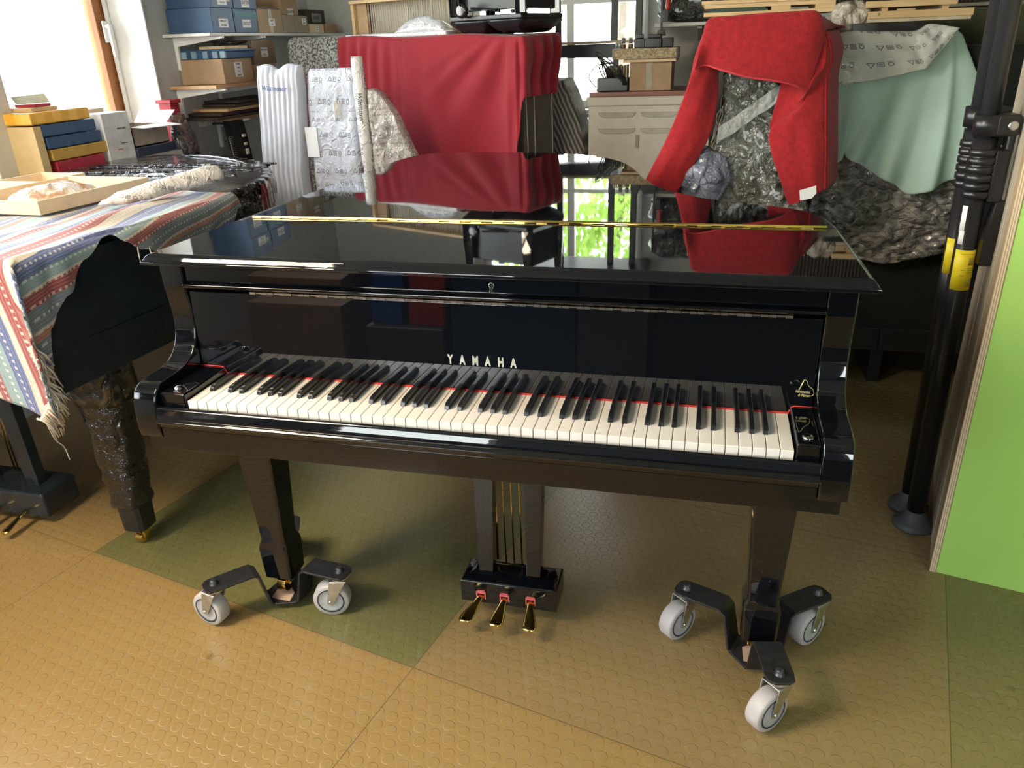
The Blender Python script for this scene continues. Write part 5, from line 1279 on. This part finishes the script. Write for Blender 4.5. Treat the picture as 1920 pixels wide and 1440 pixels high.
# ================================================================ RED BLANKET FIGURE (right)
YF = 1.66
def UF(px, py, y=YF): return U(px, py, 1, y)
body = thing('film_wrapped_harp_case', 'tall narrow grey case wrapped in shiny clear film under the red fleece blanket', 'wrapped case', (.60, 1.95, 0))
GLF = film('clear_glossy_wrap', (.10, .105, .09), 1, .07, 9, 1.0, .05, vary=(.17, .175, .165), spec=.9)
b = MB()
def wrp(u, v):
    z = lerp(.03, 1.42, v); hw0 = interp([(0, .42, .80), (.6, .42, .80), (.85, .45, .74), (1, .47, .70)], v)
    a = u*2*pi; c_, s_ = cos(a), sin(a); m = max(abs(c_), abs(s_))**.85
    x = (hw0[0]+hw0[1])/2+(hw0[1]-hw0[0])/2*c_/m*.96; y = 1.92+.155*s_/m
    w = .016*nz(x*9, z*7, y*6)+.008*nz(x*26+z*20, z*26, y*9)
    return Vector((x+c_*w, y+s_*w, z))
b.grid(wrp, 130, 120)
b.build('glossy_wrapping', GLF, body)
b = MB(); b.box((.47, 1.83, .0), (.72, 2.02, 1.40)); b.build('case', M('grey_case', (.12, .12, .11), .6), body, bev=.02)
# pale tape band and blue-white bulging film at the bottom left
b = MB()
def band(u, v):
    p0 = UF(1345, 255, 1.735).lerp(UF(1475, 165, 1.735), u); 
    return p0+Vector((0, .004*nz(u*9, v), lerp(-.028, .028, v)+.006*nz(u*6, v*3)))
b.grid(band, 20, 4); b.build('film_band', film('milky_film', (.50, .52, .52), .55, .15, 16, .9, .02), body)
b = MB()
def bulge(u, v):
    cx_, cz_ = .40, .93; a = u*2*pi; e = v*pi/2; r = 1+.18*nz(cos(a)*2, sin(a)*2, v*4)
    return Vector((cx_+.105*cos(a)*cos(e)*r, 1.775-.09*sin(e)*r, cz_+.13*sin(a)*cos(e)*r))
b.grid(bulge, 40, 20); b.build('bulging_film', film('blue_white_film', (.34, .38, .50), 1, .1, 13, 1, .03, vary=(.08, .09, .12)), body)

FB_ = MB()
def poly_eval(pts, t):
    return interp([(i/(len(pts)-1),)+tuple(p) for i, p in enumerate(pts)], t)
# front flap: upper ridge and lower hem (pixels traced at their own depth)
ridge = [UF(1322, 60, 1.665), UF(1332, 36, 1.66), UF(1370, 31, 1.655), UF(1430, 26, 1.65), UF(1500, 22, 1.655), UF(1534, 24, 1.66), UF(1546, 60, 1.68)]
hem = [UF(1301, 128, 1.64), UF(1322, 120, 1.655), UF(1350, 128, 1.635), UF(1400, 142, 1.62), UF(1450, 149, 1.62), UF(1490, 158, 1.635), UF(1513, 172, 1.66)]
rd_ = catmull([Vector(p) for p in ridge], 6, False); hm_ = catmull([Vector(p) for p in hem], 6, False)
def flapf(u, v):
    i = u*(len(rd_)-1); a = rd_[int(i)].lerp(rd_[min(int(i)+1, len(rd_)-1)], i-int(i)); c = hm_[int(i)].lerp(hm_[min(int(i)+1, len(hm_)-1)], i-int(i))
    p = a.lerp(c, v); p.y -= .018*sin(pi*v)+.008*nz(u*4, v*2)*v; return p
# top: from ridge back
def topf(u, v):
    a = flapf(u, 0); bk = Vector((lerp(.40, .90, u), 2.12, 1.46-.02*v)); p = a.lerp(bk, v); p.z += .012*sin(pi*v)*.4+.006*nz(u*5, v*5); return p
outerL = [UF(1322, 60, 1.665), UF(1304, 110, 1.665), UF(1298, 135, 1.68), UF(1278, 195, 1.69), UF(1250, 262, 1.70), UF(1213, 335, 1.70), Vector((.17, 1.71, .86)), Vector((.14, 1.71, .70))]
innerL = [UF(1345, 60, 1.70), UF(1344, 115, 1.71), UF(1345, 150, 1.73), UF(1344, 190, 1.735), UF(1326, 262, 1.72), UF(1268, 360, 1.70), Vector((.27, 1.70, .82)), Vector((.245, 1.70, .66))]
oL, iL = catmull(outerL, 6, False), catmull(innerL, 6, False)
def legL(u, v):
    i = v*(len(oL)-1); k_ = min(int(i)+1, len(oL)-1); a = oL[int(i)].lerp(oL[k_], i-int(i)); c = iL[int(i)].lerp(iL[k_], i-int(i))
    p = a.lerp(c, u); p.y -= .030*sin(pi*u)*(1-.3*v)+.010*nz(u*3, v*5); return p
def sideL(u, v):   # wraps backwards from the outer edge
    a = legL(0, v); p = a.lerp(Vector((a.x+.10, 2.08, a.z+.03)), u); p.x -= .01*sin(pi*u); return p
outerR = [UF(1546, 60, 1.68), UF(1556, 100, 1.69), UF(1547, 150, 1.69), UF(1546, 220, 1.69), UF(1546, 300, 1.69), UF(1545, 356, 1.69)]
innerR = [UF(1513, 60, 1.70), UF(1513, 120, 1.68), UF(1512, 170, 1.655), UF(1480, 215, 1.70), UF(1443, 245, 1.70), UF(1447, 290, 1.69)]
innerR2 = [UF(1455, 300, 1.69), UF(1462, 335, 1.69), UF(1472, 368, 1.69), UF(1480, 385, 1.69)]
iR = catmull(innerR+innerR2[1:], 6, False); oR0 = catmull(outerR, 6, False)
def oRf(t): i = t*(len(oR0)-1); k_ = min(int(i)+1, len(oR0)-1); return oR0[int(i)].lerp(oR0[k_], i-int(i))
def legR(u, v):
    i = v*(len(iR)-1); k_ = min(int(i)+1, len(iR)-1); c = iR[int(i)].lerp(iR[k_], i-int(i)); a = oRf(v)
    p = a.lerp(c, u); p.y -= .022*sin(pi*u)+.012*nz(u*3, v*5); return p
def sideR(u, v):
    a = legR(0, v); p = a.lerp(Vector((a.x+.085, 2.10, a.z+.01)), u); p.x += .018*sin(pi*u); return p
def turnR(u, v):   # folded-back lining beside the opening
    a = UF(1468, 145, 1.715).lerp(UF(1442, 238, 1.715), v); c = UF(1512, 165, 1.665).lerp(UF(1450, 250, 1.695), v); c.x += .03*sin(pi*v); return a.lerp(c, u)+Vector((0, .01*sin(pi*u), 0))
for fn, nu, nv in ((flapf, 60, 24), (topf, 40, 20), (legL, 20, 50), (sideL, 14, 40), (legR, 20, 50), (sideR, 14, 40), (turnR, 12, 16)): FB_.grid(fn, nu, nv)
o = FB_.build('red_fleece_blanket', REDF, solid=.006); tag(o, 'thick red fleece blanket draped like a hood over the film-wrapped case', 'blanket')
tg = [UF(1499, 357, 1.64), UF(1530, 348, 1.64), UF(1531, 362, 1.638), UF(1522, 372, 1.637), UF(1500, 376, 1.638)]
MB().add(tg, [(0, 1, 2, 3, 4)]).build('white_tag', WHITEP, o, solid=.001)
fl_ = MB(); fl_.tube([flapf(u/30, 1)+Vector((0, -.002, -.003)) for u in range(31)], .0045, 6); fl_.build('blanket_hem', M('red_hem', (.48, .03, .04), .8), o)

# stack of pine frames behind the blanket
def frame_board(x0, x1, y0, y1, z0, z1, name, mat, label, cat='board', parent=None, bev=.002):
    o = MB().box((x0, y0, z0), (x1, y1, z1)).build(name, mat, parent, bev=bev)
    if parent is None: tag(o, label, cat)
    return o
zt0 = 1.492
frame_board(.42, .82, 2.14, 2.44, .01, 1.478, 'support_crate', M('dark_crate', (.05, .045, .04), .7), 'dark tall crate hidden behind the red fleece blanket', 'crate')
zq = U(1340, 25, 1, 2.14).z
FRS = thing('pine_frame_stack', 'stack of pine frames and slats lying behind the top of the red blanket', 'frames', (.62, 2.28, 1.48))
for i, (x0, x1, z0, z1) in enumerate(((.42, .70, 1.482, 1.492), (.37, .85, 1.494, 1.508), (.62, .69, 1.508, 1.522), (.78, .85, 1.508, 1.522), (.37, .85, 1.522, 1.536), (.36, .80, 1.537, 1.550))):
    MB().box((x0, 2.13+.004*i, z0), (x1, 2.42, z1)).build('slat', PINE, FRS, bev=.001)
MB().box((.385, 2.135, 1.509), (.60, 2.40, 1.521)).build('dark_card_edge', M('dark_green_card', (.02, .05, .03), .6), FRS)

# ================================================================ MINT-DRAPED PIECE AND DARK CABINET (right)
YM = 2.04
DC = thing('dark_upright_piano', 'dark cabinet piece under black plastic and a mint cloth, behind the red blanket', 'furniture', (1.15, 2.35, 0))
DGR = M('charcoal_lacquer', (.018, .021, .022), .35, vary=.08)
zc0 = U(1750, 660, 1, 2.12).z; 
b = MB(); b.box((.90, 2.12, zc0), (1.62, 2.55, 1.36)); b.build('body', DGR, DC, bev=.006)
zc1 = U(1720, 620, 1, 2.11).z
b = MB(); b.box((.90, 2.105, zc0), (1.185, 2.121, zc1)); b.box((1.192, 2.105, zc0), (1.62, 2.121, zc1)); b.build('plinth_board', DGR, DC, bev=.003)
for x in (.92, 1.17, 1.56): MB().box((x, 2.13, 0), (x+.05, 2.5, zc0+.001)).build('foot', DGR, DC, bev=.004)
b = MB()
def bagf(u, v):
    # black plastic skirt: angle around front and sides
    zb_ = interp([(0, .70), (.25, .58), (.45, .56), (.7, .60), (1, .66)], u)[0]; z = lerp(1.02 if u > .1 else .98, zb_, v)
    x = lerp(.845, 1.52, u); y = 2.035+.05*abs(u-.5)**2+.028*nz(u*7, v*6)+.014*nz(u*20, v*18)+.06*max(0, .08-u)/.08
    return Vector((x+.02*nz(v*6, u*3), y-.02*sin(v*pi), z))
b.grid(bagf, 90, 60); b.grid(lambda u, v: Vector((lerp(.845, .86, u)+.012*nz(u*5, v*6), lerp(2.095, 2.5, u), lerp(.98, .68, v))), 14, 20)
k = NT('grey_black_film'); v = k.coord(stretch if False else 'Object', scale=(1, 1, 1.6)); n1 = k.noise(v, 9, 2, .4); n2 = k.noise(v, 30, 3, .3)
k.l(k.ramp(n2, [(.40, (.16, .16, .165)), (.66, (.42, .40, .38))]), k.b.inputs['Base Color']); k.bump(k.math('ADD', k.math('MULTIPLY', k.math('ABSOLUTE', k.math('SUBTRACT', n1, .5)), 2), k.math('ABSOLUTE', k.math('SUBTRACT', n2, .5))), 1, .025); k.setv('Roughness', .2); k.setv('Coat Weight', .6)  # pale end of the ramp paints the silvery sheen on black film
b.build('black_plastic_skirt', k.m, DC, solid=.002)
def Um(px, py, y=YM): return U(px, py, 1, y)
hemp = [(1540, 335), (1550, 316), (1568, 303), (1577, 296), (1581, 288), (1590, 297), (1608, 304), (1625, 316), (1650, 332), (1676, 345), (1700, 362), (1740, 352), (1775, 338), (1800, 334), (1830, 330), (1850, 328)]
topp = [(1600, 66), (1610, 62), (1625, 60), (1645, 59), (1665, 58), (1685, 57), (1705, 57), (1720, 57), (1735, 57), (1750, 57), (1762, 57), (1775, 57), (1788, 58), (1798, 60), (1804, 66), (1808, 78)]
hp = catmull([Um(*p, YM-.03) for p in hemp], 5, False); tp_ = catmull([Um(*p, 2.10) for p in topp], 5, False)
b = MB()
def mintf(u, v):
    i = u*(len(hp)-1); k_ = min(int(i)+1, len(hp)-1); a = tp_[int(i)].lerp(tp_[k_], i-int(i)); c = hp[int(i)].lerp(hp[k_], i-int(i))
    p = a.lerp(c, v); bow = interp([(0, .035), (.1, .02), (.9, .0), (1, .03)], u)[0]*sin(pi*v)
    p.x += (-1 if u < .3 else 1)*bow*.9
    p.y -= .03*sin(pi*v*.5)+.020*nz(u*7, v*1.2)*v+.014*sin(u*34+v*2)*v*v+.03*math.exp(-((u-.80+.07*v)/.028)**2)*v*.8
    return p
b.grid(mintf, 150, 60)
def mtop(u, v): a = mintf(u, 0); return a.lerp(Vector((a.x, 2.5, a.z)), v)
b.grid(mtop, 60, 10)
def mside(u, v): a = mintf(1, v); return a.lerp(Vector((a.x+.02, 2.5, a.z)), u)
b.grid(mside, 10, 30); b.grid(lambda u, v: (lambda a: a.lerp(Vector((a.x+.04, 2.5, a.z)), u))(mintf(0, v)), 10, 30)
o = b.build('mint_cloth', MINT, solid=.003); tag(o, 'pale mint green cloth draped over the dark piece behind the red blanket', 'cloth')
# printed translucent film over the mint cloth
hem2 = [(1546, 168), (1570, 162), (1600, 156), (1640, 151), (1680, 142), (1720, 132), (1735, 128), (1750, 112), (1768, 90), (1784, 72), (1800, 52)]
top2 = [(1546, 78), (1556, 66), (1575, 62), (1600, 58), (1630, 59), (1660, 59), (1690, 59), (1715, 58), (1728, 52), (1738, 46), (1750, 45)]
h2_ = catmull([Um(*p, YM-.055) for p in hem2], 5, False); t2_ = catmull([Um(*p, YM-.01) for p in top2], 5, False)
b = MB()
def pf(u, v):
    i = u*(len(h2_)-1); k_ = min(int(i)+1, len(h2_)-1); a = t2_[int(i)].lerp(t2_[k_], i-int(i)); c = h2_[int(i)].lerp(h2_[k_], i-int(i))
    p = a.lerp(c, v); p.y -= .012*sin(pi*v)+.008*nz(u*9, v*4)+.045*math.exp(-((u-.75)/.06)**2)*sin(pi*v)*.4; return p
b.grid(pf, 70, 24)
o = b.build('printed_film_sheet', printed_film('printed_film_translucent', (.80, .80, .76), .45, 1.05, .5, .3, rot=radians(-9), inkv=1.0), uvscale=(.56, .20), solid=.001); tag(o, 'translucent film sheet with recycling marks laid over the mint cloth', 'packing film')
# on top
zk = U(1620, 62, 1, 2.05).z
o = frame_board(.905, 1.155, 2.04, 2.40, zk+.0, zk+.032, 'flat_black_case', PLAST, 'flat black case lying on top of the mint cloth', 'case')
zb1 = U(1640, 38, 1, 2.05).z
PT = thing('pine_tray', 'light pine tray with raised centre handle, lying above the flat black case', 'tray', (1.14, 2.2, zk+.034))
MB().box((.955, 2.05, zk+.034), (1.295, 2.40, zk+.046)).build('tray_floor', M('cream_board', (.55, .47, .33), .6), PT)
MB().box((.955, 2.045, zk+.046), (1.300, 2.06, zk+.070)).build('front_rail', PINE, PT, bev=.001)
MB().box((1.05, 2.046, zk+.070), (1.11, 2.06, zk+.076)).build('raised_lip', PINE, PT, bev=.002)
MB().cyl((.99, 2.044, zk+.060), (.99, 2.0455, zk+.060), .005).build('round_mark', M('brown_ring', (.30, .20, .12), .6), PT)
o = frame_board(.945, 1.245, 2.05, 2.40, zk+.082, zk+.104, 'pine_board', PINE, 'thick pine board on top of the pine tray, above the mint cloth', 'board')
for x in (1.0, 1.2): MB().box((x, 2.06, zk+.070), (x+.02, 2.38, zk+.082)).build('spacer', PINE, PT)
b = MB(); 
for i in range(5): b.box((1.06+.03*i, 2.07, zk+.105), (1.075+.03*i, 2.12+.02*i, zk+.113+.003*(i % 2)), rz=.2*i)
o = b.build('wood_offcuts', PINE); tag(o, 'few small pale wood offcuts lying on the thick pine board', 'offcuts', kind='stuff')
sack('crumpled_film_bag', (.905, 2.12, zk+.055), .065, .06, .05, film('cream_film', (.42, .38, .32), 1, .35, 14, 1, .02), 'crumpled cream film bag between the red blanket and pine boards', 'bag', seed=7, amp=.3)
# dark ribbed panel / olive wall behind right
b = MB(); b.box((.95, 2.62, 0), (1.9, 2.66, 1.50)); o = b.build('olive_screen', M('olive_board', (.085, .09, .05), .8)); tag(o, 'dark olive board standing behind the mint-draped piece', 'board')
b = MB(); b.box((.85, 2.64+.03, 1.515), (2.0, 2.74, 2.2))
for i in range(70): b.box((.86+i*.016, 2.655, 1.52), (.868+i*.016, 2.671, 2.19))
o = b.build('ribbed_screen', M('dark_brown_ribs', (.07, .05, .03), .7), bev=0); tag(o, 'dark brown ribbed screen behind the pine boards at the top right', 'screen')
o = MB().box((.85, 2.60, 1.502), (2.0, 2.74, 1.514)).build('thin_shelf', M('grey_green_shelf', (.25, .25, .19), .6)); tag(o, 'thin grey-green shelf below the ribbed panel at the top right', 'shelf')

# ================================================================ OUTSIDE
def tree(c, r, n, seed, label):
    random.seed(seed); T = thing('garden_tree', label, 'tree', (c[0], c[1], -.3), 'trees outside the windows')
    MB().tube([(c[0], c[1], -.3), (c[0]+.1, c[1], c[2]*.5), (c[0], c[1]+.1, c[2])], [.14, .11, .06], 8).build('trunk', M('bark', (.10, .08, .06), .9), T)
    b = MB()
    for i in range(n):
        d = Vector((random.gauss(0, 1), random.gauss(0, 1), random.gauss(0, .9))).normalized()*r*random.uniform(.35, 1)
        p = Vector(c)+d; a = Vector((random.gauss(0, 1), random.gauss(0, 1), random.gauss(0, 1))).normalized(); e = a.cross(Vector((random.gauss(0, 1), random.gauss(0, 1), random.gauss(0, 1)))).normalized()
        s_ = random.uniform(.05, .10); b.add([p-a*s_, p+e*s_*.45, p+a*s_, p-e*s_*.45], [(0, 1, 2, 3)])
    lf = b.build('foliage', LEAF, T)
k = NT('spring_leaves'); k.setv('Roughness', .6); v = k.coord(); k.l(k.ramp(k.noise(v, 1.5, 2), [(.35, (.10, .20, .025)), (.65, (.26, .40, .07))]), k.b.inputs['Base Color']); LEAF = k.m
tl_ = k.n('ShaderNodeBsdfTranslucent'); tl_.inputs[0].default_value = (.45, .62, .12, 1); mx = k.n('ShaderNodeMixShader'); mx.inputs[0].default_value = .45; k.l(k.b.outputs[0], mx.inputs[1]); k.l(tl_.outputs[0], mx.inputs[2]); k.l(mx.outputs[0], k.out.inputs[0])
tree((-.75, 9.0, 3.3), 1.5, 3600, 2, 'leafy garden tree seen through the back window')
tree((-3.6, 10.0, 3.4), 1.4, 1600, 3, 'taller leafy garden tree farther left beyond the back window')
struct(MB().box((-30, -30, -.40), (30, 30, -.32)).build('ground_outside', M('pale_paving', (.55, .55, .48), .9)))

# ================================================================ BEHIND THE CAMERA (seen only mirrored in the black polish)
CL_ = thing('ceiling_lamp', 'long warm white ceiling lamp hanging near the left window wall', 'lamp', (-1.5, -.9, 2.45))
MB().box((-1.7, -1.5, 2.45), (-1.3, -.3, 2.53)).build('lamp_housing', WHITEW, CL_, bev=.01)
MB().cyl((-1.5, -.9, 2.53), (-1.5, -.9, 2.75), .01).build('hanger', WHITEW, CL_)
k = NT('warm_diffuser'); k.setv('Base Color', (.9, .85, .7, 1)); k.setv('Emission Color', (1, .82, .58, 1)); k.setv('Emission Strength', 9)
MB().box((-1.68, -1.48, 2.438), (-1.32, -.32, 2.4495)).build('diffuser', k.m, CL_)
o = MB().box((-1.72, -2.05, .0), (-1.22, -1.62, .44)).build('moving_box', M('dull_brown_cardboard', (.20, .13, .08), .8), bev=.004); tag(o, 'brown moving box on the floor opposite the keyboard, mirrored in the fallboard', 'box')
o = MB().box((-1.12, -2.05, 0), (-.72, -1.65, .34)).build('tool_chest', M('slate_chest', (.05, .055, .06), .4), bev=.01); tag(o, 'low dark tool chest on the floor between moving box and navy cabinet', 'chest')
o = MB().box((-1.10, -2.02, .342), (-.94, -1.70, .47)).build('blue_crate', M('blue_crate', (.01, .06, .28), .4), bev=.006); tag(o, 'small blue crate on top of the low dark tool chest', 'crate')
o = MB().box((-.91, -2.02, .342), (-.73, -1.70, .49)).build('red_crate', M('red_crate', (.35, .02, .02), .4), bev=.006); tag(o, 'small red crate on top of the low dark tool chest', 'crate')
o = MB().box((-.68, -2.1, 0), (-.10, -1.65, .72)).build('navy_cabinet', M('navy_cabinet', (.012, .04, .10), .4), bev=.006); tag(o, 'navy cabinet on the floor opposite the keyboard', 'cabinet')
o = MB().box((-.09, -2.1, 0), (.22, -1.65, .70)).build('grey_cabinet', M('dark_grey_cabinet', (.05, .06, .065), .5), bev=.006); tag(o, 'dark grey narrow cabinet right beside the navy cabinet', 'cabinet')
o = MB().box((.24, -2.1, 0), (1.25, -1.70, .74)).build('black_sideboard', M('black_sideboard', (.008, .009, .012), .5), bev=.006); tag(o, 'long black sideboard opposite the treble keys', 'sideboard')
